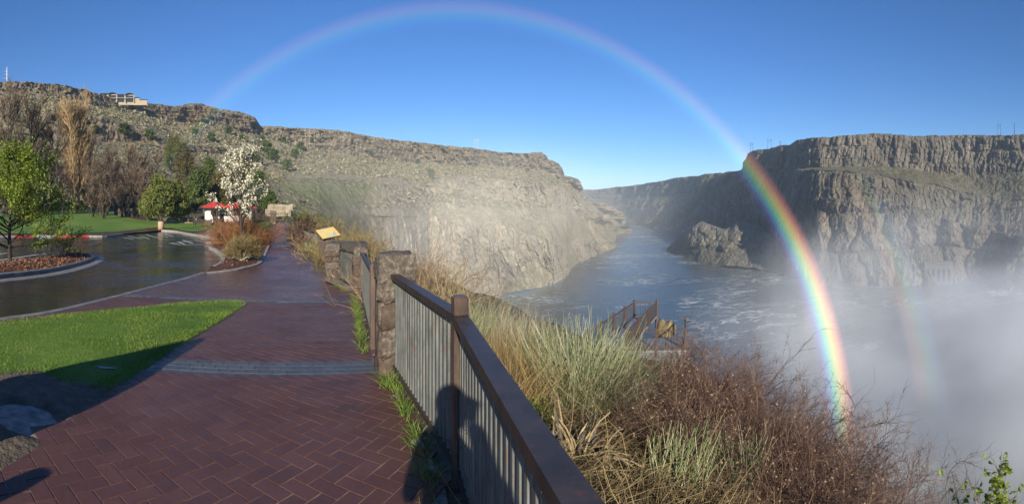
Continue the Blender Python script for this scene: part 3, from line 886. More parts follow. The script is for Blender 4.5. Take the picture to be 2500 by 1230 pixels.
for k in (0, 1):      # bedding strip under each dark band
    a, u = bl[k]; nrm = np.array([-u[1], u[0]]); L_ = 6.0 if k == 0 else 9.0; w_ = HB + .13
    L0 = 0.0; L1 = float(np.linalg.norm(gxy(*BANDS[k][1]) - a))
    drape('band_bed', np.array([a + u * L0 - nrm * w_, a + u * L1 - nrm * w_, a + u * L1 + nrm * w_, a + u * L0 + nrm * w_]), gz(-.0045), M_bluebrick, .014, parent=walk)
def brick_mesh(l, w):
    m_ = MB(); x, y, b, h = l / 2 - JT / 2, w / 2 - JT / 2, .0025, .03
    v = [[-x,-y,-h],[x,-y,-h],[x,y,-h],[-x,y,-h],[-x,-y,-b],[x,-y,-b],[x,y,-b],[-x,y,-b],[-x+b,-y+b,0],[x-b,-y+b,0],[x-b,y-b,0],[-x+b,y-b,0]]
    qq = [[0,1,5,4],[1,2,6,5],[2,3,7,6],[3,0,4,7],[4,5,9,8],[5,6,10,9],[6,7,11,10],[7,4,8,11],[8,9,10,11]]
    return np.array(v), np.array(qq)
vb, qb = brick_mesh(BL, BW); vs, qs = brick_mesh(BW * 1.2, .134)
me_b, me_s = mesh('brick', vb, qb), mesh('edging_brick', vs, qs)
me_b.materials.append(M_brick); me_s.materials.append(M_bluebrick)
items.sort(key=lambda it: float(np.hypot(*it[0])))
rest = {0: MB(), 1: MB()}
seen = 0
for p, an, l, w, kd in items:
    d = float(np.hypot(*p)); z = float(ground_fall(d)) + random.uniform(-.0012, .0004)
    ang = an + random.gauss(0, .006)
    b_ang = math.atan2(p[0], p[1])
    vis = abs(b_ang) < 1.03 and d > 2.62
    if vis and seen < 300:
        o = bpy.data.objects.new('brick' if kd == 0 else 'edging_brick', me_b if kd == 0 else me_s)
        COL.objects.link(o); o.parent = walk
        o.location = (p[0], p[1], z); sl = (float(ground_fall(d + .15)) - float(ground_fall(max(d - .15, 0)))) / .3; dirn = p / d
        nrm_ = Vector((-sl * dirn[0] + random.gauss(0, .003), -sl * dirn[1] + random.gauss(0, .003), 1)).normalized()
        o.rotation_mode = 'QUATERNION'
        o.rotation_quaternion = Vector((0, 0, 1)).rotation_difference(nrm_) @ Matrix.Rotation(ang, 3, 'Z').to_quaternion()
        seen += 1
    else:
        cs, sn = math.cos(ang), math.sin(ang)
        vv = (vb if kd == 0 else vs) @ np.array([[cs, sn, 0], [-sn, cs, 0], [0, 0, 1]])
        sl = (float(ground_fall(d + .1)) - float(ground_fall(max(d - .1, 0)))) / .2
        dirn = p / max(d, 1e-3)
        vv[:, 2] += (vv[:, 0] * dirn[0] + vv[:, 1] * dirn[1]) * sl
        rest[kd].add(vv + np.array([p[0], p[1], z]), qb if kd == 0 else qs)
if rest[0].v: kind(rest[0].build('brick_paving', M_brick, walk), 'stuff')
if rest[1].v: kind(rest[1].build('edging_brick_paving', M_bluebrick, walk), 'stuff')
# third dark band in the farther paving
a3, u3 = band_line(BANDS[2]); n3 = np.array([-u3[1], u3[0]]); L3 = np.linalg.norm(gxy(*BANDS[2][1]) - a3)
bp = np.array([a3 - n3 * .2, a3 + u3 * L3 - n3 * .2, a3 + u3 * L3 + n3 * .2, a3 + n3 * .2])
drape('dark_brick_band', bp, gz(.004), M_bluebrick, .03, parent=walk)
# ---------------------------------------------------------------- fence, piers, sign
def metal(name, stops, rough=.45, rust=None, metal_=.0, scale=8):
    m, t, b, o = nt(name); p = coords(t, (1, 1, .35))
    c = ramp(t, noise(t, p, scale, 6, .7), [(.28 + .44 * i / (len(stops) - 1), s) for i, s in enumerate(stops)])
    if rust:
        f = N(t, 'MapRange'); f.inputs[1].default_value = .56; f.inputs[2].default_value = .66
        t.links.new(noise(t, p, scale * 2.2, 6, .75), f.inputs[0])
        c = mixc(t, math_(t, 'MULTIPLY', f.outputs[0], .75), c, rust)
    t.links.new(c, b.inputs['Base Color'])
    setb(b, Roughness=rough, Metallic=metal_, Specular_IOR_Level=.45)
    bump(t, b, noise(t, p, 60, 4, .7), .25, .002)
    return m
M_galv = metal('weathered_galvanised', [(.055, .06, .057), (.12, .127, .118), (.2, .205, .188)], .5, (.16, .075, .04), 0, 9)
M_rail = metal('brown_rail_paint', [(.022, .017, .015), (.042, .032, .027), (.068, .051, .042)], .46, (.10, .045, .025))
M_post = metal('rusty_brown_post', [(.045, .03, .024), (.085, .057, .045), (.135, .097, .078)], .4, (.17, .07, .035))
M_darkmetal = metal('dark_iron', [(.015, .014, .013), (.035, .03, .027)], .45, (.07, .035, .02))
M_stone = noisy('basalt_stone', [(.035, .025, .019), (.085, .060, .045), (.15, .11, .085)], 11, .8, detail=8, bstr=1.0, bdist=.012, bscale=55)
M_stone2 = noisy('lichen_stone', [(.045, .037, .03), (.11, .09, .072), (.27, .23, .185)], 26, .85, detail=9, bstr=1.0, bdist=.015, bscale=80)
M_mortar = noisy('mortar', [(.2, .165, .125), (.34, .285, .215), (.44, .38, .3)], 12, .9, bstr=.7, bdist=.01)

def rough_stone(sx, sy, sz, seed, amt=.22, cuts=5):
    """a rough fieldstone: subdivided block, corners knocked off, pitted faces"""
    bm = bmesh.new(); bmesh.ops.create_cube(bm, size=2.0)
    bmesh.ops.subdivide_edges(bm, edges=bm.edges[:], cuts=cuts, use_grid_fill=True)
    v = np.array([x.co[:] for x in bm.verts])
    nrm = v / np.linalg.norm(v, axis=1)[:, None]
    v = v * .80 + nrm * .20 * 1.25
    v[:, 0] += .18 * v[:, 2] * (fbm(np.array([[seed, 1, 2]]), 2)[0]) * 2; v[:, 2] += .22 * v[:, 0] * (fbm(np.array([[seed, 5, 9]]), 2)[0]) * 2
    v = v + nrm * (fbm(v * .9 + seed, 3) * amt + fbm(v * 3.2 + seed * 2, 3) * amt * .45)[:, None]
    v *= np.array([sx, sy, sz]) / 2
    for x, c in zip(bm.verts, v): x.co = c
    me = bpy.data.meshes.new('stone'); bm.to_mesh(me); bm.free()
    me.polygons.foreach_set('use_smooth', np.ones(len(me.polygons), bool))
    return me

def pier(x, y, z, h, w, d, rz, label, seed, cap=True, rows=4, group='stone piers of the fence'):
    r = random.Random(seed)
    root = empty('stone_pier', (x, y, z), label, 'pier', None, rz)
    MB().bbox((0, 0, h * .47 - .1), (w * .90, d * .90, h * .94 + .2), bev=.02).build('mortar_core', M_mortar, root)
    zc = -.06
    hs = [r.uniform(.8, 1.25) for _ in range(rows)]; hs = [a * (h * .86 + .06) / sum(hs) for a in hs]
    for hh in hs:
        for face in range(4):
            fw = w if face % 2 == 0 else d; fd = d if face % 2 == 0 else w
            ncol = r.choice([1, 2, 2]) if fw > .3 else 1
            cut = [0] + sorted(r.uniform(.35, .65) for _ in range(ncol - 1)) + [1]
            for a, b in zip(cut[:-1], cut[1:]):
                sw_ = fw * (b - a) * .95
                me = rough_stone(sw_, .13, hh * r.uniform(.88, 1.0), r.uniform(0, 99))
                o = obj('stone', me, M_stone if r.random() < .7 else M_stone2, root)
                ang = face * math.pi / 2
                lx, ly = ((a + b) / 2 - .5) * fw, -(fd / 2 - .045)
                o.location = (lx * math.cos(ang) - ly * math.sin(ang), lx * math.sin(ang) + ly * math.cos(ang), zc + hh / 2)
                o.rotation_euler = (r.gauss(0, .06), r.gauss(0, .10), ang + r.gauss(0, .04))
        zc += hh
    if cap:
        o = obj('capstone', rough_stone(w * 1.10, d * 1.10, h * .25, seed * 1.7, .3, 7), M_stone2, root)
        o.location = (0, 0, h * .91)
    return root

def railing(pts, hts, label, group=None, sp=.095, post_at=(), rail_w=.085, rail_h=.05, top=.95, bw=.034, bt=.012, name='railing', post_top=.13, post_w=.085, rail_mat=None, bal_mat=None, post_mat=None, bottom=.09, post_low=.25):
    """welded railing along ground points: top rail, bottom rail, posts and single balusters"""
    P = np.array(pts, float); H = np.array(hts, float)
    root = empty(name, (P[0][0], P[0][1], H[0]), label, 'railing', group)
    O = np.array([P[0][0], P[0][1], H[0]])
    rm, bmt, pm = rail_mat or M_rail, bal_mat or M_galv, post_mat or M_post
    for k in range(len(P) - 1):
        a, b = np.array([*P[k], H[k]]) - O, np.array([*P[k + 1], H[k + 1]]) - O
        u = (b - a) / np.linalg.norm(b - a)
        MB().bar(a + [0, 0, top], b + [0, 0, top], rail_w, rail_h).build('top_rail', rm, root)
        MB().bar(a + [0, 0, bottom], b + [0, 0, bottom], .045, .035).build('bottom_rail', rm, root)
        L = np.linalg.norm((b - a)[:2]); n = max(2, int(round(L / sp)))
        an = math.atan2(u[1], u[0])
        hb = top - rail_h / 2 - bottom + .01
        me = MB().bbox((0, 0, 0), (bw, bt, hb), 0, .003).me('baluster'); me.materials.append(bmt)
        for i in range(n):
            p = a + (b - a) * (i + .5) / n
            o = obj('baluster', me, None, root); o.location = (p[0], p[1], p[2] + bottom + hb / 2); o.rotation_euler = (0, 0, an)
    for k in post_at:
        a = np.array([*P[k], H[k]]) - O
        k2 = min(k, len(P) - 2); u = P[k2 + 1] - P[k2]; an = math.atan2(u[1], u[0])
        MB().bbox((a[0], a[1], a[2] + (top + post_top - post_low) / 2), (post_w, post_w, top + post_top + post_low), an, .012).build('post', pm, root)
    return root
def gh(p): return float(ground_fall(np.hypot(p[0], p[1])))

FA, FB, FC, FD = (.75, -1.4), (.135, 1.08), (-.30, 2.83), (-1.10, 4.58)
railing([FA, FC, FD], [gh(FA), gh(FC), gh(FD)], 'galvanised railing with thick dark brown handrail beside the brick walkway, largest of all', sp=.088, post_at=(0, 1), bw=.038, bt=.016)
pier(-1.160, 4.83, gh((-1.2, 4.86)), 1.13, .33, .36, math.radians(22), 'tall rough stone pier where the thick brown handrail ends', 3, rows=4)
p1e, p2 = np.array([-1.50, 5.25]), np.array([-3.22, 10.25])
pm = p1e + (p2 - p1e) * .06; pn = p1e + (p2 - p1e) * .93
railing([pm, pn], [gh(pm), gh(pn)], 'steeply foreshortened railing running between the tall stone pier and the narrow stone pier', sp=.09, post_at=(0, 1), rail_w=.06, top=.9, post_top=.1, post_w=.07)
pier(-3.30, 10.47, gh((-3.3, 10.4)), .98, .30, .34, math.radians(20), 'narrow stone pier standing right of the short gate railing', 11, rows=4)
p3 = gxy(811, 686)
pier(p3[0], p3[1], gh(p3), .99, .36, .36, math.radians(24), 'stone pier with pale mortar standing left of the short gate railing', 23, rows=5)
ga, gb = p3 + np.array([.20, .02]), np.array([-3.46, 10.62])
railing([ga, gb], [gh(ga), gh(gb)], 'short railing with widely spaced bars closing the gap between two stone piers', sp=.15, rail_w=.05, rail_h=.04, top=.86, rail_mat=M_darkmetal, bw=.026)
# concrete threshold in front of that gap
sl_ = np.array([gxy(789, 687), gxy(868, 716), gb + (.1, .05), ga + (.1, .3), gxy(800, 682)])
kind(drape('concrete_slab', sl_, gz(.03), M_conc_dark, .05), 'structure')

# stone plinth with the slanting interpretive panel and iron frame behind it
def sign_art():
    m, t, b, o = nt('sign_print')
    tc = N(t, 'TexCoord').outputs['Object']
    n = noise(t, tc, 3.0, 3, .6); n2 = noise(t, tc, 9, 4, .7)
    c = ramp(t, n2, [(.3, (.55, .36, .10)), (.7, (.70, .50, .18))])
    sp = N(t, 'SeparateXYZ'); t.links.new(tc, sp.inputs[0])
    pic = math_(t, 'MULTIPLY', math_(t, 'GREATER_THAN', n, .50), math_(t, 'LESS_THAN', math_(t, 'ABSOLUTE', sp.outputs[0]), .3))
    c = mixc(t, math_(t, 'MULTIPLY', pic, .7), c, (.35, .42, .36))
    t.links.new(c, b.inputs['Base Color']); setb(b, Roughness=.35)
    return m
sgp = gxy(800, 640)
sg = empty('interpretive_sign', (sgp[0], sgp[1], gh(sgp)), 'slanted yellow interpretive panel on a stone plinth beside the brick walkway', 'sign', None, math.radians(20))
o = obj('plinth', rough_stone(.62, .52, .95, 5.5, .08), M_stone, sg); o.location = (0, 0, .42)
pan = MB().bbox((0, 0, 0), (.82, .54, .03), 0, .006).build('panel', sign_art(), sg)
pan.location = (.02, -.02, 1.13); pan.rotation_euler = (math.radians(34), math.radians(-8), math.radians(35))
MB().bbox((0, 0, -.025), (.86, .58, .018), 0, .005).build('panel_frame', M_darkmetal, pan)
MB().bbox((.12, .1, .95), (.08, .08, .3), 0, .01).build('bracket', M_darkmetal, sg)
# iron box frame of the lookout bay behind the sign
bx = empty('steel_frame', (p3[0] + .15, p3[1] + 1.0, gh(p3) - .1), 'black steel box frame of the lookout bay behind the yellow sign', 'frame', None, math.radians(24))
for (cx, cy) in ((-.45, -.3), (.45, -.3), (-.45, .5), (.45, .5)):
    MB().bbox((cx, cy, .48), (.07, .07, 1.2), 0, .008).build('post', M_darkmetal, bx)
for a, b in (((-.45, -.3), (.45, -.3)), ((.45, -.3), (.45, .5)), ((-.45, .5), (.45, .5)), ((-.45, -.3), (-.45, .5))):
    MB().bar((*a, 1.05), (*b, 1.05), .09, .07).build('rail', M_darkmetal, bx)
    MB().bar((*a, .5), (*b, .5), .02, .85).build('side_panel', M_darkmetal, bx)
# fence going on beyond the sign
q1, q2 = gxy(795, 628), gxy(741, 598)
pier(q1[0], q1[1], gh(q1), 1.05, .42, .42, math.radians(25), 'low stone pier standing half hidden behind the yellow sign', 31, rows=4)
q1b = q1 + (q2 - q1) * .06
qm = q1 + (q2 - q1) * .5
railing([q1b, q2], [gh(q1b), gh(q2)], 'dark railing running from the yellow sign towards the reddish brown bush', sp=.1, post_at=(0, 1), rail_w=.06, top=.9)
pier(q2[0] - .1, q2[1] + .2, gh(q2), .95, .4, .4, math.radians(25), 'small stone pier at the foot of the reddish brown bush', 37, rows=4)
wallq = gxy(722, 588)
wb = empty('stone_wall', (wallq[0], wallq[1], gh(wallq)), 'low reddish stone wall under the brown bush beside the path', 'wall', None, math.radians(118))
for i in range(9):
    for j in range(2):
        o = obj('stone', rough_stone(.75, .4, .34, i * 3.3 + j, .14), M_stone if (i + j) % 3 else M_stone2, wb)
        o.location = (-2.8 + i * .7 + j * .3, 0, .1 + j * .28)

# ---------------------------------------------------------------- viewing platform below
M_deck = noisy('grey_deck', [(.12, .125, .135), (.2, .205, .22), (.27, .27, .28)], 5, .6, bstr=.3, bdist=.005)
M_siding = noisy('blue_grey_siding', [(.09, .10, .125), (.16, .175, .21), (.22, .235, .265)], 4, .6, bstr=.2, bdist=.004)
M_rust = metal('rust_brown_steel', [(.035, .02, .014), (.07, .036, .024), (.12, .062, .04)], .6)
pa, pb, pc_, pd_ = at(1432, 832, 25.5), at(1548, 795, 33.5), at(1604, 790, 33.8), at(1530, 826, 25.8)
pe, pf = at(1673, 826, 26.0), at(1673, 812, 28.5)
zd = float(np.mean([q_[2] for q_ in (pb, pc_, pd_, pe)]))
pl_root = empty('viewing_platform', (pd_[0], pd_[1], zd), 'wooden viewing platform with rust brown posts jutting out above the river', 'platform')
O3 = np.array([pd_[0], pd_[1], zd])
def rel(p): return np.array([p[0], p[1], zd]) - O3
walkw = MB().prism([rel(pa)[:2], rel(pd_)[:2], rel(pc_)[:2], rel(pb)[:2]], -.12, -.02); walkw.build('walkway_deck', M_deck, pl_root)
bay = [rel(pd_)[:2] + np.array([-.02, -.02]), rel(pe)[:2] + np.array([.15, -.1]), rel(pf)[:2] + np.array([.1, .1]), rel(pd_)[:2] + np.array([.35, 2.4])]
MB().prism(bay, -.14, -.04).build('bay_deck', M_deck, pl_root)
def run(a, b, n_post, sp=.16, ends=(True, True)):
    a, b = rel(a), rel(b); u = (b - a) / np.linalg.norm(b - a)
    MB().bar(a + [0, 0, .95], b + [0, 0, .95], .06, .05).build('top_rail', M_rust, pl_root)
    MB().bar(a + [0, 0, .08], b + [0, 0, .08], .05, .05).build('bottom_rail', M_rust, pl_root)
    n = int(np.linalg.norm(b - a) / sp)
    me = MB().box((0, 0, 0), (.022, .022, .86)).me('baluster'); me.materials.append(M_darkmetal)
    for i in range(n):
        p = a + (b - a) * (i + .5) / n
        o = obj('baluster', me, None, pl_root); o.location = (p[0], p[1], .51)
    for i in range(n_post):
        if (i == 0 and not ends[0]) or (i == n_post - 1 and not ends[1]): continue
        p = a + (b - a) * i / (n_post - 1)
        MB().bbox((p[0], p[1], .37), (.12, .12, 1.5), math.atan2(u[1], u[0]), .01).build('post', M_rust, pl_root)
run(pa, pb, 5); run(pb, pc_, 2, ends=(False, True)); run(pc_, pd_, 4, ends=(False, True)); run(pd_, pe, 3, ends=(False, True)); run(pe, pf, 2, ends=(False, True))
# boarded wall under the bay, standing on the slope
wa, wb_ = rel(pd_), rel(pe)
nbd = 26
for i in range(nbd):
    p = wa + (wb_ - wa) * (i + .5) / nbd
    wdt = np.linalg.norm(wb_ - wa) / nbd
    u = (wb_ - wa) / np.linalg.norm(wb_ - wa)
    MB().bbox((p[0], p[1] - .02, -1.55), (wdt * .93, .05, 2.8), math.atan2(u[1], u[0]), .008).build('board', M_siding, pl_root)
for p in (rel(pe), rel(pf), rel(pd_), rel(pb), rel(pc_)):
    MB().bbox((p[0], p[1] + .12, -2.6), (.16, .16, 5.0), 0, .01).build('support_post', M_rust, pl_root)
ys = at(1625, 812, 30.0)
o = obj('boulder', rough_stone(.9, .9, 1.9, 91, .45, 7), noisy('yellow_lichen_rock', [(.10, .08, .05), (.2, .16, .085), (.34, .26, .11)], 5, .9, bstr=1, bdist=.05, bscale=20))
o.location = (ys[0], ys[1], ys[2] - .3); o.rotation_euler = (0, .3, .6)
tag(o, 'yellowish lichen covered boulder behind the railing of the viewing platform', 'boulder')
# ---------------------------------------------------------------- picnic ground
M_red_roof = noisy('red_metal_roof', [(.40, .035, .03), (.52, .055, .045), (.58, .08, .065)], 2, .4, bstr=0)
M_white_wall = noisy('white_plaster', [(.62, .60, .55), (.75, .73, .68)], 3, .7, bstr=.2, bdist=.01)
M_green_paint = noisy('green_table_paint', [(.02, .10, .06), (.035, .15, .09)], 4, .45, bstr=0)
M_tan = noisy('tan_aggregate', [(.30, .19, .12), (.42, .28, .19), (.5, .35, .25)], 22, .8, bstr=.5, bdist=.01)
M_cream = noisy('cream_wall', [(.34, .28, .19), (.44, .37, .26)], 1, .8, bstr=0)
M_darkroof = noisy('dark_roof', [(.02, .022, .025), (.04, .042, .045)], 1, .6, bstr=0)
m_glass, t_, b_, o_ = nt('window_glass'); setb(b_, Base_Color=(.03, .04, .05), Roughness=.06, Specular_IOR_Level=.7)
def place(px, y, d=None):
    if d is None: p = gxy(px, y)
    else: a = float(bearing(px)); p = np.array([d * math.sin(a), d * math.cos(a)])
    return np.array([p[0], p[1], gh(p) + .03]), -float(np.arctan2(p[0], p[1]))
# shelter
p, rz = place(556, 0, 66)
sh = empty('picnic_shelter', p, 'open picnic shelter with red hipped metal roof and white pillars', 'shelter', None, rz + .25)
sh.scale = (.9, .9, .9)
def hip(cx, cy, w, d, ez, rz_, name):
    m_ = MB(); x, y = w / 2, d / 2; r = max(.2, x - y * .95)
    v = [[cx-x, cy-y, ez], [cx+x, cy-y, ez], [cx+x, cy+y, ez], [cx-x, cy+y, ez], [cx-r, cy, rz_], [cx+r, cy, rz_]]
    m_.add(v, [[0,1,5,4],[2,3,4,5],[0,3,2,1]], [[1,2,5],[3,0,4]])
    o = m_.build(name, M_red_roof, sh)
    MB().box((cx, cy, ez - .08), (w - .05, d - .05, .155)).build('fascia', M_darkmetal, o)
    for k in range(9):
        t = (k + .5) / 9; MB().bar((cx - x + 2*x*t, cy - y, ez + .02), (cx - r + 2*r*t, cy, rz_ + .02), .05, .04).build('roof_seam', M_red_roof, o)
    return o
hip(-2.1, 0, 3.6, 3.4, 2.45, 3.4, 'roof'); hip(1.7, .5, 5.2, 3.8, 2.35, 3.25, 'roof')
for x, y in ((-3.1, -.9), (-1.2, .9), (.2, -.6), (3.3, -.6), (3.3, 1.6), (-3.1, .9)):
    MB().bbox((x, y, 1.25), (.62 if x == -3.1 and y < 0 else .32, .32, 2.15), 0, .02).build('pillar', M_white_wall, sh)
    o = obj('pillar_base', rough_stone(.95 if x == -3.1 and y < 0 else .6, .6, .8, x * 3 + y, .1), M_stone2, sh); o.location = (x, y, .3)
MB().bbox((-1.9, .9, 1.3), (1.1, .25, 2.1), 0, .02).build('back_wall', M_white_wall, sh)
MB().bbox((-1.9, .76, 1.55), (.6, .04, .9), 0, .01).build('notice_board', M_darkmetal, sh)
# park furniture
def bench(p, rz, label, back=True):
    r = empty('park_bench', p, label, 'bench', None, rz)
    for i in range(4): MB().bbox((0, -.2 + i * .13, .45), (1.8, .10, .035), 0, .008).build('seat_slat', M_darkmetal, r)
    if back:
        for i in range(4): MB().bbox((0, .30 + i * .03, .58 + i * .12), (1.8, .03, .09), 0, .008).build('back_slat', M_darkmetal, r)
    for x in (-.8, .8):
        MB().bar((x, -.22, .0), (x, -.22, .65), .06, .05, (0, 1, 0)).build('leg', M_darkmetal, r)
        MB().bar((x, .26, .0), (x, .42, 1.0), .06, .05, (0, 1, 0)).build('leg', M_darkmetal, r)
        MB().bar((x, -.24, .65), (x, .34, .65), .06, .04).build('armrest', M_darkmetal, r)
    return r
p, rz = place(489, 555); bench(p, rz + 2.6, 'dark slatted bench standing on the grass in front of the shelter')
p, rz = place(541, 552); bench(p, rz + .5, 'dark slatted bench beside the slanted information board')
p, rz = place(468, 544)
tb = empty('picnic_table', p, 'picnic table with green top and tan concrete legs', 'table', None, rz + .35)
for i in range(4): MB().bbox((0, -.33 + i * .22, .76), (1.9, .2, .05), 0, .01).build('top_plank', M_green_paint, tb)
for s_ in (-1, 1):
    MB().bbox((0, s_ * .75, .45), (1.9, .28, .05), 0, .01).build('seat_plank', M_green_paint, tb)
    MB().bbox((s_ * .6, 0, .37), (.12, .5, .74), 0, .02).build('leg', M_tan, tb)
    MB().bbox((s_ * .6, 0, .38), (.1, 1.6, .1), 0, .02).build('seat_support', M_tan, tb)
MB().bbox((0, 0, .03), (2.2, 1.9, .1), 0, .02).build('base_slab', M_tan, tb)
p, rz = place(393, 560)
tc_ = empty('trash_can', p, 'round tan concrete litter bin with dark lid on the kerb', 'trash can')
MB().lathe([(0, 0), (.30, 0), (.345, .04), (.36, .45), (.345, .86), (.31, .9), (0, .9)], sides=20).build('body', M_tan, tc_, True)
MB().lathe([(0, .9), (.30, .9), (.31, 1.0), (.22, 1.09), (0, 1.1)], sides=20).build('lid', M_darkmetal, tc_, True)
p, rz = place(565, 556)
ib = empty('information_board', p, 'slanted white and orange information board near the shelter', 'sign', None, rz + .2)
for x in (-.8, .8): MB().bbox((x, 0, .4), (.12, .12, .8), 0, .01).build('leg', M_darkmetal, ib)
MB().bar((-.9, -.25, .75), (-.9, .35, 1.35), .04, .04).build('side_frame', M_darkmetal, ib)
pn_ = MB().bbox((0, 0, 0), (1.8, .95, .06), 0, .01).build('panel', M_white_wall, ib); pn_.location = (0, .05, 1.05); pn_.rotation_euler = (.75, 0, 0)
MB().bbox((.5, 0, .036), (.7, .8, .008), 0, .002).build('orange_print', M_tan, pn_)
p, rz = place(279, 512)
ws = empty('park_sign', p, 'small white notice on a post at the back of the lawn', 'sign', None, rz)
MB().bbox((0, 0, .7), (.08, .08, 1.5), 0, .01).build('post', M_darkmetal, ws)
MB().bbox((0, -.06, 1.1), (.75, .03, .85), 0, .005).build('plate', M_white_paint, ws)
# low dark fence between lawn and junipers
def wire_fence(pts, label, post_sp=2.4):
    P = [np.array([*gxy(*q_), 0]) for q_ in pts]
    for q_ in P: q_[2] = gh(q_)
    root = empty('park_fence', P[0], label, 'fence'); O = P[0]
    for a, b in zip(P[:-1], P[1:]):
        a, b = a - O, b - O
        MB().bar(a + [0, 0, 1.15], b + [0, 0, 1.15], .05, .05).build('top_rail', M_darkmetal, root)
        MB().bar(a + [0, 0, .12], b + [0, 0, .12], .05, .05).build('bottom_rail', M_darkmetal, root)
        n = max(1, int(np.linalg.norm(b - a) / post_sp))
        for i in range(n + 1):
            q_ = a + (b - a) * i / n; MB().box((q_[0], q_[1], q_[2] + .6), (.08, .08, 1.3)).build('post', M_darkmetal, root)
        nb2 = max(1, int(np.linalg.norm(b - a) / .26))
        me = MB().box((0, 0, 0), (.025, .025, 1.03)).me('bar'); me.materials.append(M_darkmetal)
        for i in range(nb2):
            q_ = a + (b - a) * (i + .5) / nb2; o = obj('bar', me, None, root); o.location = (q_[0], q_[1], q_[2] + .635)
    return root
wire_fence([(342, 532), (400, 538), (460, 539), (520, 540)], 'dark iron fence between the lawn and the junipers')
wire_fence([(622, 541), (664, 541)], 'dark iron fence between shelter and path end')
wire_fence([(672, 541), (702, 541)], 'dark iron fence closing the end of the path')
for px, y, lab, sd in [(402, 539, 'stone pillar with dark cap in the middle of the iron park fence', 51), (667, 542, 'stone pillar beside the end of the path', 57), (528, 541, 'stone pillar close to the white shelter pillar', 59)]:
    p, rz = place(px, y); pier(p[0], p[1], p[2] - .03, 1.55, .75, .75, rz, lab, sd, rows=4)
p, rz = place(322, 529)
sw_ = empty('stone_wall', p, 'curving dry stone wall at the end of the iron park fence', 'wall', None, rz)
for i in range(7):
    for j in range(3):
        o = obj('stone', rough_stone(.72, .6, .5, i * 2.2 + j * 7, .16), M_stone2 if (i + j) % 2 else M_stone, sw_)
        o.location = (-1.9 + i * .66 + (j % 2) * .3, .25 * abs(i - 3), .2 + j * .44)
p, rz = place(676, 0, 84)
rw = empty('retaining_wall', p, 'pale rock wall with dark cleft behind the end of the path', 'wall', None, rz)
M_palewall = noisy('pale_wall_rock', [(.16, .13, .09), (.28, .235, .165), (.4, .34, .25)], 1.6, .9, bstr=1, bdist=.12, bscale=4)
for i in range(5):
    for j in range(2):
        o = obj('rock', rough_stone(.95, 1.2, 1.2, i * 5.1 + j, .34, 6), M_palewall, rw); o.location = (-1.5 + i * .85 + j * .4, .3 * j, .3 + j * .9)

# ---------------------------------------------------------------- house on the rim
hd = 300.0; hp = at(300, 249, hd); hrz = -float(bearing(300))
hs_ = empty('rim_house', (hp[0], hp[1], hp[2] - .5), 'cream two storey house with arched dark roofs on the canyon rim', 'house', None, hrz)
k_ = hd / F
def hx(px): return (px - 300) * k_
def hzz(y): return (249 - y) * k_ + .5
def hbox(px0, px1, y0, y1, yy0, yy1, name, mat, parent=hs_):
    return MB().box(((hx(px0) + hx(px1)) / 2, (yy0 + yy1) / 2, (hzz(y0) + hzz(y1)) / 2), (abs(hx(px1) - hx(px0)), yy1 - yy0, abs(hzz(y0) - hzz(y1)))).build(name, mat, parent)
hbox(246, 327, 229, 255, 1.2, 9, 'wall', M_cream); hbox(326.6, 341, 238, 256, .6, 8, 'wing_wall', M_cream); hbox(340.6, 359, 243, 256, .4, 7, 'garage_wall', M_cream)
hbox(244, 266, 226.8, 228.6, .2, 9.5, 'flat_roof', M_darkroof); hbox(285, 305, 229.5, 231, .2, 9.5, 'flat_roof', M_darkroof)
hbox(326, 341.5, 237, 238.4, .2, 8.3, 'flat_roof', M_darkroof); hbox(340, 360, 242, 243.4, .1, 7.3, 'flat_roof', M_darkroof)
for a, b, yb, yt in ((263, 285, 230.5, 226.3), (304, 328, 231.5, 228.0)):
    m_ = MB(); n_ = 12; v = []
    for yy in (.0, 9.6):
        for th in (0, .35):
            for i in range(n_ + 1):
                t = i / n_; v.append([hx(a) + (hx(b) - hx(a)) * t, yy, hzz(yb) + (hzz(yt) - hzz(yb)) * (1 - (2*t - 1) ** 2) + th])
    q_ = []; n1_ = n_ + 1
    for i in range(n_):
        q_ += [[i, i+1, n1_+i+1, n1_+i], [2*n1_+i+1, 2*n1_+i, 3*n1_+i, 3*n1_+i+1], [n1_+i, n1_+i+1, 3*n1_+i+1, 3*n1_+i], [i+1, i, 2*n1_+i, 2*n1_+i+1]]
    m_.add(v, q_).build('arched_roof', M_darkroof, hs_)
hbox(262, 328, 238.6, 239.8, -.2, 1.2, 'balcony_slab', M_cream)
for a, b, y0, y1 in ((267, 283, 231, 237.5), (268, 282, 241, 248), (286.5, 303, 231.8, 237.8), (286.5, 303, 240.8, 248), (307, 325, 232.5, 238), (307, 325, 241, 248), (250, 260, 230, 237)):
    w_ = hbox(a, b, y0, y1, 1.02, 1.2, 'window', M_darkroof)
    n_ = 3
    for i in range(n_):
        x0 = a + (b - a) * (i + .06) / n_; x1 = a + (b - a) * (i + .94) / n_
        hbox(x0, x1, y0 + .4, y1 - .4, .96, 1.015, 'pane', m_glass, w_)
for px in (263, 284.5, 305, 327): hbox(px - .7, px + .7, 230, 250, -.15, .3, 'column', M_cream)

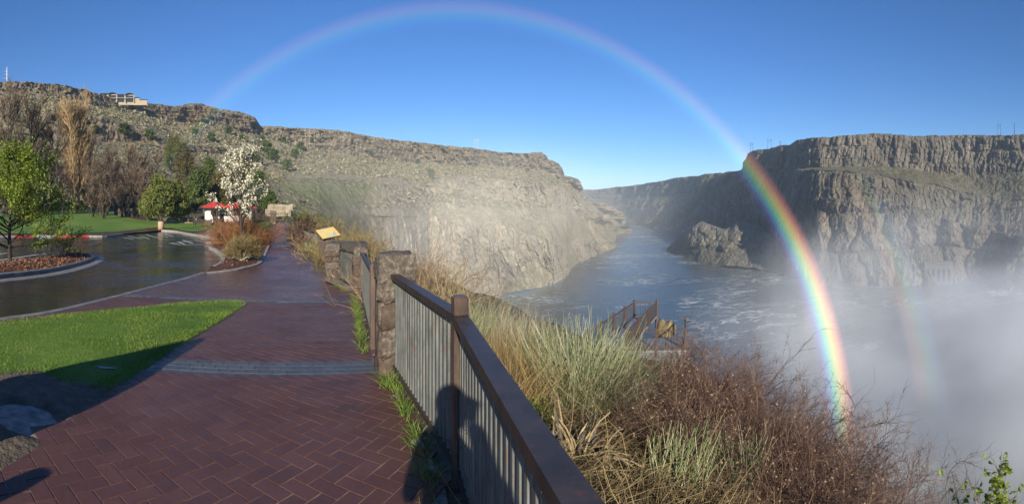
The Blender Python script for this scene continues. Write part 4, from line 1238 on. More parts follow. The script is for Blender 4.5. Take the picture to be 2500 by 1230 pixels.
# ---------------------------------------------------------------- power lines
M_pole = noisy('weathered_pole', [(.3, .27, .22), (.42, .38, .32)], 1, .9, bstr=0)
M_pole_dark = noisy('dark_pole', [(.06, .05, .045), (.1, .085, .075)], 1, .9, bstr=0)
def pylon(px0, px1, yb, yt, d, n, label, mat, brace=True, lean=0):
    pb_ = at((px0 + px1) / 2, yb, d); k = d / F; H = (yb - yt) * k; W = (px1 - px0) * k
    r = empty('power_pylon', (pb_[0], pb_[1], pb_[2] - 2), label, 'pylon', None, -float(bearing((px0 + px1) / 2)))
    xs = np.linspace(-W / 2, W / 2, n) if n > 1 else [0]
    rad = max(.16, d * .00042)
    for x in xs: MB().tube([(x, 0, 0), (x, 0, H + 2)], [rad, rad * .7], 6).build('pole', mat, r)
    if n > 1:
        MB().bar((-W / 2 - W * .15, 0, H * .86 + 2), (W / 2 + W * .15, 0, H * .86 + 2), rad * 1.2, rad * 1.4).build('crossarm', mat, r)
        if brace:
            for a, b in zip(xs[:-1], xs[1:]):
                MB().bar((a, 0, H * .62 + 2), (b, 0, H * .84 + 2), rad, rad).build('brace', mat, r)
    return r
pylon(745, 767, 357, 312, 400, 3, 'three legged pale timber pylon with crossbraces on the sage slope', M_pole)
pylon(1158, 1168, 363, 338, 610, 3, 'faint pale timber pylon on the rim above the pale cliff', M_pole)
pylon(1832, 1838, 375, 347, 735, 2, 'small dark pylon at the very corner of the far cliff', M_pole_dark)
pylon(1874, 1883, 367, 338, 690, 2, 'dark two legged pylon near the far cliff corner', M_pole_dark)
pylon(1904, 1905.5, 364, 343, 640, 2, 'thin dark pole standing alone on the far rim', M_pole_dark, False)
pylon(2436, 2443, 336, 300, 560, 2, 'dark two legged pylon on the rim above the grey cliff', M_pole_dark)
pylon(2476, 2477, 334, 300, 560, 2, 'single dark pole right of the two legged rim pylon', M_pole_dark, False)
p_ = at(17, 200, 285)
mp = empty('power_pylon', p_, 'white steel mast with three crossarms above the dark rim rocks', 'pylon', None, -float(bearing(17)))
MB().tube([(0, 0, -2), (0, 0, 8.5)], [.3, .15], 8).build('mast', M_white_wall, mp)
for zz, w in ((6.2, 1.6), (4.4, 1.5), (2.2, 1.9)): MB().bar((-w, 0, zz), (.3, 0, zz), .12, .12).build('crossarm', M_white_wall, mp)

# ---------------------------------------------------------------- power house at the foot of the far wall
pp2 = at(2292, 690, 384); hp_ = empty('power_house', (pp2[0], pp2[1], -61), 'concrete power house with tall narrow windows in the mist at the cliff foot', 'building', None, -float(bearing(2292)))
M_phc = noisy('power_house_concrete', [(.11, .105, .10), (.17, .165, .16)], .4, .8, bstr=0)
MB().bbox((0, 6, 8.5), (22, 12, 17), 0, .2).build('wall', M_phc, hp_)
MB().bbox((0, 6, 17.4), (23, 13, .9), 0, .2).build('roof', M_phc, hp_)
for i in range(5):
    w_ = MB().bbox((-8 + i * 4.0, -.12, 8), (1.7, .2, 10), 0, .05).build('window', M_darkmetal, hp_)
    for j in range(4): MB().bbox((-8 + i * 4.0, -.24, 4.4 + j * 2.4), (1.4, .05, 2.1), 0, .02).build('pane', m_glass, w_)
# ---------------------------------------------------------------- plants: strands, leaves
def unit(v): return v / (np.linalg.norm(v, axis=-1, keepdims=True) + 1e-9)
def rdir(n): return unit(rng.normal(size=(n, 3)))
def curves(base, dirs, length, K=6, droop=0.0, wig=0.1):
    base, dirs = np.asarray(base, float), unit(np.asarray(dirs, float)); n = len(base)
    length = np.broadcast_to(np.asarray(length, float), (n,)); droop = np.broadcast_to(np.asarray(droop, float), (n,))
    pts = [base]; d = dirs.copy(); step = (length / (K - 1))[:, None]
    for k in range(K - 1):
        pts.append(pts[-1] + d * step)
        d = unit(d + rng.normal(size=(n, 3)) * wig + np.array([0, 0, -1.0]) * (droop / (K - 1))[:, None])
    return np.stack(pts, 1)
def child(pts, n, lo=.2, hi=1.0, spread=.7, up=.2, out=None):
    N_, K, _ = pts.shape
    i = rng.integers(0, N_, n); f = rng.uniform(lo, hi, n) * (K - 1.001); k = np.floor(f).astype(int); t = (f - k)[:, None]
    b = pts[i, k] * (1 - t) + pts[i, k + 1] * t
    d = unit(pts[i, k + 1] - pts[i, k]) + rdir(n) * spread + np.array([0, 0, up])
    if out is not None: d = d + unit(b - np.asarray(out)) * .5
    return b, d, f / (K - 1)
def tubes(mb, pts, r0, r1=None, sides=3):
    n, K, _ = pts.shape
    r0 = np.broadcast_to(np.asarray(r0, float), (n,)); r1 = r0 * .35 if r1 is None else np.broadcast_to(np.asarray(r1, float), (n,))
    rad = r0[:, None] + (r1 - r0)[:, None] * np.linspace(0, 1, K)[None]
    d = unit(np.gradient(pts, axis=1)); ref = np.where(np.abs(d[:, :1, 2:3]) < .8, np.array([0, 0, 1.0]), np.array([1.0, 0, 0]))
    u = unit(np.cross(d, np.broadcast_to(ref, d.shape))); w = np.cross(d, u)
    an = np.arange(sides) * 2 * math.pi / sides
    v = pts[:, :, None] + (u[:, :, None] * np.cos(an)[None, None, :, None] + w[:, :, None] * np.sin(an)[None, None, :, None]) * rad[:, :, None, None]
    i = (np.arange(n) * K * sides)[:, None, None] + (np.arange(K - 1) * sides)[None, :, None]; j = np.arange(sides)[None, None]; jn = (j + 1) % sides
    q = np.stack([i + j, i + jn, i + sides + jn, i + sides + j], -1).reshape(-1, 4)
    mb.add(v.reshape(-1, 3), q)
    return mb
def blades(mb, pts, w):
    """flat tapering blades along curves"""
    n, K, _ = pts.shape; w = np.broadcast_to(np.asarray(w, float), (n,))
    d = unit(np.gradient(pts, axis=1)); s = unit(np.cross(d[:, 0], rdir(n)))[:, None]
    wid = (w[:, None] * (1 - .9 * np.linspace(0, 1, K)[None] ** 1.5))[..., None] / 2
    v = np.stack([pts - s * wid, pts + s * wid], 2)
    i = (np.arange(n) * K * 2)[:, None] + (np.arange(K - 1) * 2)[None]
    q = np.stack([i, i + 1, i + 3, i + 2], -1).reshape(-1, 4)
    mb.add(v.reshape(-1, 3), q)
    return mb
def leaves(mb, p, size, asp=.5, up=0.0, var=.4):
    """folded four-sided leaves"""
    n = len(p); a = unit(rdir(n) + np.array([0, 0, up])); b = unit(np.cross(a, rdir(n)))
    s = (size * (1 + var * rng.uniform(-1, 1, n)))[:, None]
    c = unit(np.cross(a, b)) * s * .12
    v = np.stack([p, p + a * s * .5 + b * s * asp * .5 + c, p + a * s, p + a * s * .5 - b * s * asp * .5 + c], 1)
    q = (np.arange(n) * 4)[:, None] + np.arange(4)[None]
    mb.add(v.reshape(-1, 3), q)
    return mb
def gpt(px, y, d=None):
    """a point on the ground: on the terrace by sighting, or at a bearing and distance"""
    if d is None: x, yy = gxy(px, y)
    else: a = float(bearing(px)); x, yy = d * math.sin(a), d * math.cos(a)
    return np.array([x, yy, float(ground_z(x, yy))])

T_bark = noisy('grey_bark', [(.05, .042, .035), (.11, .092, .075), (.17, .145, .12)], 6, .9, bstr=.8, bdist=.02, stretch=(3, 3, .6))
T_bark_dark = noisy('dark_bark', [(.018, .014, .012), (.045, .035, .028), (.075, .06, .048)], 8, .85, bstr=.8, bdist=.015, stretch=(3, 3, .6))
T_twig_brown = islands('brown_twigs', [(.09, .058, .038), (.17, .115, .072), (.26, .185, .12)])
T_twig_red = islands('red_brown_twigs', [(.028, .015, .011), (.06, .032, .023), (.11, .064, .046), (.22, .15, .11)])
T_twig_tan = islands('tan_twigs', [(.16, .12, .06), (.27, .21, .11), (.36, .29, .16)])
T_twig_olive = islands('olive_twigs', [(.08, .062, .028), (.16, .125, .052), (.26, .20, .09)])
T_twig_orange = islands('orange_twigs', [(.13, .05, .02), (.23, .10, .04), (.30, .165, .07)])
T_twig_gold = islands('golden_twigs', [(.23, .15, .075), (.36, .25, .13), (.46, .34, .19)])
T_leaf_spring = islands('spring_leaves', [(.12, .17, .018), (.23, .31, .035), (.36, .43, .075)], .5, .45)
T_blossom = islands('white_blossom', [(.50, .48, .33), (.66, .63, .47), (.78, .75, .60)], .6, .25)
T_juniper = islands('juniper_foliage', [(.022, .04, .012), (.055, .085, .022), (.10, .13, .035), (.14, .16, .05)], .8, .12, drift=.35)
T_juniper_yel = islands('yellow_juniper_foliage', [(.05, .075, .016), (.13, .15, .03), (.22, .23, .06)], .8, .12, drift=.35)
T_juniper_rust = islands('rusty_juniper_foliage', [(.05, .045, .015), (.11, .095, .03), (.17, .12, .045)], .8, .1, drift=.4)
T_sage = islands('sagebrush', [(.085, .08, .045), (.18, .165, .095), (.29, .26, .165)], .9, 0)
T_straw = islands('straw', [(.13, .085, .035), (.30, .21, .085), (.48, .36, .17)], .7, .2)
T_rabbit = islands('rabbitbrush_stems', [(.06, .10, .03), (.15, .19, .08), (.28, .29, .16), (.44, .41, .28)], .7, .1)
T_palegrass = islands('pale_grass', [(.3, .26, .16), (.42, .37, .25), (.52, .47, .34)], .7, .2)
T_green = islands('fresh_green', [(.045, .10, .012), (.11, .20, .025), (.20, .28, .05), (.29, .30, .10)], .6, .3, drift=1.4)
T_ivy = islands('dark_ivy', [(.012, .022, .008), (.03, .05, .014), (.06, .085, .025)], .6, .1, drift=.5)
T_bud = islands('brown_buds', [(.16, .10, .06), (.28, .19, .11), (.36, .27, .16)], .7)
T_litter = islands('dead_litter', [(.06, .043, .022), (.15, .11, .052), (.30, .23, .115)], .8, .1)
T_chip = islands('bark_chips', [(.05, .02, .011), (.13, .055, .03), (.22, .11, .065), (.3, .18, .12)], .8)

# ---------------------------------------------------------------- bank plants right of the railing
def tuft(name, p, n, L, lean, spread, mat, w, label, cat='grass', group=None, droop=.6, rad=.1, K=6, flat=True):
    b = np.column_stack([rng.normal(0, rad, n), rng.normal(0, rad, n), rng.uniform(-.05, .02, n)])
    d = rdir(n) * spread + np.array(lean) + np.array([0, 0, 1.0])
    pts = curves(b, d, L * rng.uniform(.55, 1.1, n), K, droop * rng.uniform(.2, 1.2, n), .06)
    m_ = MB()
    (blades if flat else tubes)(m_, pts, w)
    o = m_.build(name, mat); o.location = p
    tag(o, label, cat, group)
    return o
# big rabbitbrush: rods sweeping up to the right
tuft('rabbitbrush', gpt(1405, 0, 4.9), 1500, 1.0, (.34, .0, -.12), .78, T_rabbit, .0034, 'large rabbitbrush with pale green rods sweeping sideways, next to the railing', 'shrub', None, .12, .17, 6, False)
tuft('rabbitbrush', gpt(1475, 0, 5.5), 700, .85, (.5, 0, .1), .5, T_rabbit, .0036, 'lower spray of pale rods at the edge of the bramble thicket', 'shrub', None, .2, .14, 6, False)
for px, d, L, n in [(1200, 4.9, .62, 420), (1235, 4.5, .62, 480), (1282, 4.6, .64, 520), (1180, 5.6, .68, 380), (1310, 5.2, .62, 420), (1255, 5.6, .74, 420)]:
    tuft('straw_grass', gpt(px, 0, d), n, L, (.12, 0, .1), .55, T_straw, .006, 'golden dry grass tuft growing behind the thick brown handrail', 'grass', 'dry grass tufts behind the railing', .9, .13)
for px, d, L, n, mt in [(1215, 7.2, .95, 420, T_palegrass), (1265, 6.6, .95, 420, T_palegrass), (1170, 7.8, .95, 300, T_rabbit), (1300, 6.3, .9, 380, T_rabbit), (1130, 7.0, .9, 380, T_rabbit)]:
    tuft('pale_shrub', gpt(px, 0, d), n, L, (.2, 0, .2), .6, mt, .005, 'pale feathery shrub on the bank above the pale cliff foot', 'shrub', 'pale shrubs on the bank', .5, .16, 6, True)
for px, d in [(1045, 5.6), (1075, 6.2), (1110, 5.9), (1150, 6.4)]:
    tuft('sage_plant', gpt(px, 0, d), 260, .6, (.05, 0, .3), .5, T_rabbit, .008, 'grey green sage plant just behind the tall stone pier', 'shrub', 'sage plants behind the pier', .2, .1)
tuft('green_plant', gpt(1285, 0, 4.15), 420, .3, (0, 0, .2), .9, T_green, .008, 'low bright green plant among the dry straw', 'plant', None, .6, .12)
for px, d, L in [(1790, 3.9, .5), (1690, 4.2, .42), (1640, 3.5, .45)]:
    tuft('rabbitbrush', gpt(px, 0, d), 120, L, (.25, 0, .3), .55, T_rabbit, .0045, 'small green rod plant growing up in front of the brown bramble', 'shrub', 'small rod plants before the bramble', .15, .1, 6, False)

def bramble(p, n1, L, rad, mat, label, cat='bush', group=None, n2=8, n3=3, r=.0045, lean=(0, 0, 0), name='bramble', droop=.9, bud=None, upb=.8):
    b = np.column_stack([rng.normal(0, rad, n1), rng.normal(0, rad, n1), rng.uniform(-.2, 0, n1)])
    d = rdir(n1) * .75 + np.array([0, 0, upb]) + np.array(lean)
    s1 = curves(b, d, L * rng.uniform(.5, 1.1, n1), 7, droop * rng.uniform(0, 1.4, n1), .16)
    m_ = MB(); tubes(m_, s1, r * rng.uniform(.7, 1.5, n1))
    b2, d2, f2 = child(s1, n1 * n2, .25, 1, .8, .25)
    s2 = curves(b2, d2, L * .38 * rng.uniform(.4, 1.2, n1 * n2), 5, .4, .2); tubes(m_, s2, r * .6)
    if n3:
        b3, d3, f3 = child(s2, n1 * n2 * n3, .3, 1, .8, .2)
        s3 = curves(b3, d3, L * .13 * rng.uniform(.4, 1.3, len(b3)), 3, .2, .2); tubes(m_, s3, r * .42, sides=3)
    if bud is not None:
        root = empty(name, p, label, cat, group)
        kind(m_.build('stems', mat, root), 'stuff')
        lm = MB(); leaves(lm, s2[rng.integers(0, len(s2), bud[1]), rng.integers(2, 5, bud[1])], bud[2], .6)
        lm.build('leaves', bud[0], root)
        return root
    o = m_.build(name, mat); o.location = p
    tag(o, label, cat, group)
    return o
BR = 'tangled leafless reddish brown bramble on the bank between railing and gorge'
for px, d, n, L, rad in [(1600, 5.0, 95, 1.05, .30), (1690, 5.4, 110, 1.05, .36), (1790, 5.0, 120, 1.1, .36), (1880, 5.2, 120, 1.15, .38), (1960, 4.9, 120, 1.15, .36), (2040, 4.8, 110, 1.1, .34), (2120, 4.4, 95, 1.0, .30), (2190, 4.2, 70, .95, .26), (1720, 4.2, 90, .85, .33), (1850, 4.0, 90, .9, .33), (1990, 3.9, 90, .9, .33), (1580, 4.1, 60, .8, .3), (2100, 3.7, 60, .8, .3), (1930, 3.3, 60, .7, .3)]:
    bramble(gpt(px, 0, d), n, L, rad, T_twig_red, BR, 'bramble', 'brambles on the bank', n2=13, n3=5, r=.0033, lean=(.1, 0, .1), bud=(T_bud, 1500, .017))
# leafy sprig low at the right
sp_ = at(2400, 1262, 2.6)
bramble(sp_, 16, .30, .10, T_twig_brown, 'young shrub with round yellow green leaves alone before the white spray', 'shrub', None, 5, 0, .003, (.2, 0, .3), 'leafy_shrub', .2, (T_leaf_spring, 420, .034))
# straw litter on the bank
nl = 16000
ang = rng.uniform(bearing(1190), bearing(1900), nl); dd_ = rng.uniform(2.2, 5.2, nl) * (1 + .0 * ang)
lx, ly = dd_ * np.sin(ang), dd_ * np.cos(ang)
m_ok = edge_dist(lx, ly) > .12; lx, ly = lx[m_ok], ly[m_ok]
lb = np.column_stack([lx, ly, ground_z(lx, ly) + rng.uniform(.0, .10, len(lx))])
ld = rdir(len(lx)) * np.array([1, 1, .35])
lm = MB(); blades(lm, curves(lb, ld, rng.uniform(.12, .42, len(lx)), 4, .3, .25), .0048)
kind(lm.build('dead_grass', T_litter), 'stuff', 'matted dead straw covering the bank')
lm = MB(); kk = rng.integers(0, len(lx), 2600)
tubes(lm, curves(lb[kk], ld[kk] + np.array([0, 0, .3]), rng.uniform(.2, .6, len(kk)), 5, .4, .2), .0035)
kind(lm.build('dead_twigs', T_litter), 'stuff', 'loose grey twigs lying on the bank')
# dead yucca-like stump leaves
st = gpt(1405, 0, 3.45); root = empty('dead_stump', st, 'split grey dead plant stump standing in the straw near the railing', 'stump')
sm = MB(); n = 90
tubes(sm, curves(np.column_stack([rng.normal(0, .05, n), rng.normal(0, .05, n), np.zeros(n)]), rdir(n) * .45 + np.array([0, 0, .6]), rng.uniform(.2, .5, n), 6, 1.6, .06), .010, .005)
sm.build('leaf_husks', T_twig_tan, root)
sm = MB(); tubes(sm, curves(np.array([[-.05, 0, -.05], [.04, .02, -.05], [.0, -.02, -.05]]), np.array([[-.15, 0, 1], [.35, .1, .9], [.05, -.1, 1.0]]), np.array([.5, .42, .35]), 6, .1, .04), .022, .010, 6)
sm.build('stalk', T_bark, root)

# grass along the fence foot
fg = MB()
for (x0, y0, x1, y1, n, L) in [(.05, 1.2, -.42, 2.75, 260, .07), (-.42, 2.8, -1.0, 4.3, 420, .11), (-1.0, 4.2, -1.12, 4.45, 120, .16), (-1.62, 5.3, -2.4, 7.6, 420, .14), (-2.4, 7.6, -3.2, 9.8, 320, .16), (-3.6, 10.6, -4.4, 11.7, 120, .14)]:
    t = rng.uniform(0, 1, n) ** 1.0; cl = (np.floor(t * 9) % 3 != 1) | (rng.uniform(0, 1, n) < .25)
    t = t[cl]; n = len(t)
    x, y = x0 + (x1 - x0) * t + rng.normal(-.03, .035, n), y0 + (y1 - y0) * t + rng.normal(0, .03, n)
    b = np.column_stack([x, y, ground_fall(np.hypot(x, y)) - .01])
    blades(fg, curves(b, rdir(n) * .6 + np.array([-.1, 0, .9]), L * rng.uniform(.5, 1.4, n), 4, .9, .1), .0055)
kind(fg.build('fence_grass', T_green), 'stuff', 'green grass growing along the foot of the railing')
# lawn blades
nb_ = 90000
ang = rng.uniform(bearing(-40), bearing(600), nb_); dd_ = np.sqrt(rng.uniform(3.6 ** 2, 10.2 ** 2, nb_))
x, y = dd_ * np.sin(ang), dd_ * np.cos(ang)
ok_ = inside(lawn_near_poly, x, y)
bare = fbm(np.column_stack([x, y, y * 0]) * 1.2, 3)
ok_ &= rng.uniform(0, 1, nb_) < np.clip(.75 + bare * .9, .15, 1)
for (qx, qy, qr) in ((258, 905, .17), (212, 936, .10)):
    c_ = gxy(qx, qy); ok_ &= np.hypot(x - c_[0], y - c_[1]) > qr
x, y = x[ok_], y[ok_]; n = len(x)
b = np.column_stack([x, y, ground_fall(np.hypot(x, y)) + .015])
hgt = .034 * (1 + .7 * fbm(np.column_stack([x, y, y * 0]) * 2.3 + 9, 3)) * rng.uniform(.6, 1.4, n)
lb_ = MB(); blades(lb_, curves(b, rdir(n) * .55 + np.array([0, 0, .8]), hgt, 3, .5, .1), .0055)
lg = lb_.build('lawn_blades', T_green, lawn_n); kind(lg, 'stuff')

# ---------------------------------------------------------------- bushes along the fence, towards the path's end
FB_ = [  # bearing, distance, height, width, colour, label
 (752, 30.0, 1.5, .8, T_twig_red, 'reddish brown leafless bush overhanging the low stone wall'),
 (782, 26.0, 1.3, .9, T_twig_red, 'reddish brown leafless bush behind the dark railing'),
 (797, 22.0, 1.15, 1.0, T_twig_olive, 'olive twiggy bush rising behind the yellow sign'),
 (838, 18.5, 1.1, 1.0, T_twig_olive, 'olive twiggy bush above the black steel frame'),
 (878, 16.5, 1.05, 1.0, T_twig_olive, 'olive twiggy bush above the short gate railing'),
 (912, 14.0, 1.0, .9, T_twig_olive, 'olive twiggy bush behind the narrow stone pier'),
 (955, 12.0, 1.0, .85, T_twig_olive, 'olive twiggy bush rising over the tall stone pier'),
 (1000, 10.5, 1.2, .9, T_twig_brown, 'brown twiggy bush right behind the tall stone pier'),
 (1030, 9.0, 1.2, .8, T_twig_brown, 'brown twiggy bush leaning out over the gorge near the tall pier'),
 (1070, 8.5, 1.0, .7, T_twig_tan, 'tan twiggy bush on the bank edge between pier and pale grass')]
for px, d, h, w, mt, lab in FB_:
    bramble(gpt(px, 0, d) + np.array([0, 0, -.1]), 75, h * 1.25, w * .38, mt, lab, 'bush', None, 9, 3, .006 * max(1, d / 9), (.05, 0, .1), 'bush', .6)
for px, d, h, lab, mt in [(742, 38, 2.7, 'yellow green leafy bush at the bend of the path', T_juniper_yel), (772, 42, 2.9, 'dark green juniper standing behind the reddish brown bushes', T_juniper)]:
    p = gpt(px, 0, d); root = empty('bush', p, lab, 'bush')
    s1 = curves(rng.normal(0, .3, (50, 3)) * [1, 1, .1], rdir(50) * .6 + [0, 0, 1.0], h * rng.uniform(.6, 1, 50), 6, .2, .15)
    m_ = MB(); tubes(m_, s1, .02); kind(m_.build('stems', T_bark, root), 'stuff')
    b2, d2, f2 = child(s1, 2600, .3, 1, .9, .2)
    lm = MB(); leaves(lm, b2 + rng.normal(0, .1, b2.shape), .16, .5); lm.build('foliage', mt, root)
for px, d, h, lab in [(818, 33, 1.7, 'pinkish tan blossoming shrub below the green knoll'), (890, 24, 1.3, 'pale tan twiggy shrub at the edge of the pale cliff'), (860, 30, 1.4, 'thin olive shrub between the tan shrubs and the knoll')]:
    bramble(gpt(px, 0, d) + np.array([0, 0, .3]), 60, h * 1.3, .5, T_twig_gold if px == 810 else (T_twig_tan if px == 880 else T_twig_olive), lab, 'shrub', None, 9, 3, .012, (0, 0, .2), 'shrub', .4)

# ---------------------------------------------------------------- planting beds
def chips(name, poly, zf, n, parent, size=.05):
    x0, y0 = poly.min(0); x1, y1 = poly.max(0)
    x, y = rng.uniform(x0, x1, n), rng.uniform(y0, y1, n); m_ = inside(poly, x, y); x, y = x[m_], y[m_]
    mb = MB(); leaves(mb, np.column_stack([x, y, zf(x, y) + .015]), size, .45); kind(mb.build(name, T_chip, parent), 'stuff')
chips('bark_chips', isl_in, bed_z, 9000, bed, .085)
chips('bark_chips', i2_out, bed2_z, 9000, bed2, .085)
def bedpt(px, y): p = gxy(px, y); return np.array([p[0], p[1], gh(p) + .1])
bramble(bedpt(606, 600), 170, 1.95, .55, T_twig_orange, 'dense orange brown leafless bush around the blossoming tree', 'bush', None, 12, 3, .010, (.15, .0, .1), 'bush', .7)
bramble(bedpt(566, 603), 100, 1.55, .4, T_twig_orange, 'smaller orange brown bush on the kerb side of the blossoming tree', 'bush', None, 12, 3, .010, (-.15, .0, .1), 'bush', .7)
r_ = empty('bush', bedpt(592, 642), 'yellowish twiggy bush with pale bare stems in front of the blossoming tree', 'bush')
s1 = curves(rng.normal(0, .07, (26, 3)) * [1, 1, .1], rdir(26) * .75 + [0, 0, .8], rng.uniform(.45, .75, 26), 6, .1, .1)
m_ = MB(); tubes(m_, s1, .022, .010, 5); m_.build('stems', T_palegrass, r_)
b2, d2, f2 = child(s1, 900, .45, 1, .8, .4); s2 = curves(b2, d2, rng.uniform(.25, .5, 900), 5, .2, .2)
m_ = MB(); tubes(m_, s2, .008); b3, d3, f3 = child(s2, 2200, .2, 1, .8, .3); tubes(m_, curves(b3, d3, .2, 3, .1, .2), .006); m_.build('twigs', T_twig_olive, r_)
bramble(bedpt(163, 628), 26, 1.3, .25, T_twig_red, 'dark red leafless bush in the bark bed of the lot island', 'bush', None, 6, 3, .010, (0, 0, .3), 'bush', .3)
bramble(bedpt(105, 634), 14, .8, .15, T_twig_brown, 'small sparse bush beside the trunk of the green tree', 'bush', None, 6, 2, .008, (0, 0, .3), 'bush', .3)
tuft('sage_plant', np.array([*gxy(757, 612), gh(gxy(757, 612))]), 320, .55, (0, 0, .2), .8, T_rabbit, .03, 'pale silvery plant at the foot of the dark railing', 'plant', None, .2, .15)

# ---------------------------------------------------------------- trees
def tree(name, p, H, label, cat='tree', group=None, r=.08, fork=.25, n1=14, n2=8, n3=8, spread=.4, up=.8, bark=None, twig=None, leaf=None, nleaf=0, lsize=.08, lasp=.6, leafname='leaves', trunks=1, twr=.004, top=.35, crownout=.02, envelope='round', lpos=None, lup=.0, wig=.1):
    root = empty(name, p, label, cat, group)
    t0 = curves(np.column_stack([rng.normal(0, .12 * (trunks > 1) * H / 4, trunks), rng.normal(0, .12 * (trunks > 1) * H / 4, trunks), np.full(trunks, -.05)]), np.array([0, 0, 1.0]) + rng.normal(0, .05 + .1 * (trunks > 1), (trunks, 3)), H * rng.uniform(.88, .98, trunks), 10, 0, .05)
    mb = MB(); tubes(mb, t0, r, r * .15, 8)
    b1, d1, f1 = child(t0, n1 * trunks, fork, .97, .2, 0)
    az_ = np.arange(len(b1)) * 2.399 + rng.uniform(0, .6, len(b1))
    hor = np.column_stack([np.cos(az_), np.sin(az_), np.zeros(len(b1))])
    f1n = (f1 - fork) / (1 - fork)
    if envelope == 'round': env = np.sqrt(np.clip(1 - (f1n * 1.25 - .25) ** 2 * .8, .1, 1)) * (1 - .45 * f1n)
    elif envelope == 'cone': env = 1.08 - f1n
    else: env = np.full(len(f1n), .8) * (1 - .4 * f1n)
    d1 = hor * (1 - .35 * f1n)[:, None] + np.array([0, 0, 1.0]) * up + rng.normal(0, .12, b1.shape)
    s1 = curves(b1, d1, H * spread * env * rng.uniform(.8, 1.15, len(b1)), 7, -.25 * up, wig)
    tubes(mb, s1, r * .42 * (1 - .6 * f1n), None, 6)
    b2, d2, _ = child(s1, len(b1) * n2, .25, 1, .65, .25)
    s2 = curves(b2, d2, H * spread * .36 * rng.uniform(.5, 1.2, len(b2)), 5, -.1, .14)
    tubes(mb, s2, max(r * .12, twr * 1.6), None, 4)
    mb.build('trunk', bark or T_bark, root, smooth=True)
    tw = MB(); b3, d3, _ = child(s2, len(b2) * n3, .2, 1, .7, .25)
    s3 = curves(b3, d3, H * spread * .15 * rng.uniform(.5, 1.3, len(b3)), 4, 0, .15)
    tubes(tw, s3, twr); kind(tw.build('twigs', twig or bark or T_bark, root), 'stuff')
    if leaf is not None:
        src = s3 if lpos is None else lpos(s2, s3)
        ii, kk_ = rng.integers(0, len(src), nleaf), rng.integers(0, src.shape[1], nleaf)
        lm = MB(); leaves(lm, src[ii, kk_] + rng.normal(0, crownout * H, (nleaf, 3)), lsize, lasp, lup)
        lm.build(leafname, leaf, root)
    return root
def P0(px, y): p = gxy(px, y); return np.array([p[0], p[1], gh(p) + .05])
tree('green_tree', P0(24, 640), 4.05, 'young broadleaf tree in fresh light green leaf on the lot island', r=.085, fork=.14, n1=34, n2=10, n3=6, spread=.60, up=.42, bark=T_bark_dark, leaf=T_leaf_spring, nleaf=17000, lsize=.10, lasp=.55, twr=.006, crownout=.016)
tree('pear_tree', P0(591, 607), 5.6, 'slender tree covered in white blossom standing in the bark bed', r=.10, fork=.20, n1=26, n2=8, n3=5, spread=.36, up=1.15, bark=T_bark_dark, leaf=T_blossom, nleaf=4300, lsize=.095, lasp=.9, leafname='blossom', twr=.007, crownout=.0045)

for px, y, s_, lab in [(150, 516, 2.6, 'dark green ivy mound under the golden trees'), (185, 514, 2.2, 'dark evergreen shrub mound left of the white notice'), (222, 512, 2.6, 'tall dark ivy covered mound behind the lawn'), (255, 513, 2.0, 'low dark green shrub beside the white notice'), (310, 514, 1.8, 'dark shrub behind the dry stone wall'), (110, 517, 2.4, 'dark shrub mound behind the green tree')]:
    p = np.array([*gxy(px, y), gh(gxy(px, y))]); p[:2] *= 1.03; root = empty('shrub_mound', p, lab, 'shrub')
    s1 = curves(rng.normal(0, .8, (70, 3)) * [s_ * .6, s_ * .6, .05], rdir(70) * .9 + [0, 0, .9], s_ * rng.uniform(.4, 1, 70), 6, .4, .15)
    m_ = MB(); tubes(m_, s1, .03); kind(m_.build('stems', T_bark, root), 'stuff')
    b2, d2, f2 = child(s1, 3800, .1, 1, .9, .2)
    lm = MB(); leaves(lm, b2 + rng.normal(0, .18, b2.shape), .26, .6); lm.build('foliage', T_ivy, root)
# grove at the foot of the hill
def hill_at(px, d):
    """ground or hillside height at a bearing and distance"""
    a = float(bearing(px)); x, y = d * math.sin(a), d * math.cos(a)
    k = int(np.clip(np.searchsorted(px_l, px), 1, len(px_l) - 2))
    dl = np.hypot(VL[:, k, 0], VL[:, k, 1]); zl = VL[:, k, 2]
    o_ = np.argsort(dl); zh = np.interp(d, dl[o_], zl[o_], left=-99)
    return np.array([x, y, max(float(ground_fall(d)), float(zh)) - .1])
def tall(px, d, ytop): q_ = hill_at(px, d); return q_, EYE + d * (HZ - ytop) / F - q_[2]
for px, d, yt, lab in [(8, 84, 222, 'tallest bare brown tree with dark forked trunks at the foot of the hill'), (72, 88, 250, 'tall bare brown tree beside the tallest one'), (-70, 86, 230, 'bare brown tree at the outer end of the grove'), (112, 90, 305, 'smaller bare brown tree next to the golden tree')]:
    q_, H = tall(px, d, yt)
    tree('bare_tree', q_, H, lab, r=.26, fork=.15, n1=16, n2=8, n3=6, spread=.34, up=1.3, bark=T_bark_dark, twig=T_twig_brown, leaf=T_twig_olive, nleaf=1800, lsize=.16, lasp=.3, trunks=2, twr=.032, leafname='buds', crownout=.012)
for px, d, yt, lab in [(178, 88, 270, 'golden leafless poplar with upright branches'), (205, 92, 330, 'lower golden brown leafless poplar close to the golden one')]:
    q_, H = tall(px, d, yt)
    tree('poplar_tree', q_, H, lab, r=.14, fork=.12, n1=30, n2=9, n3=6, spread=.34, up=2.4, wig=.04, bark=T_twig_gold, twig=T_twig_gold, trunks=4, twr=.03, envelope='flat')
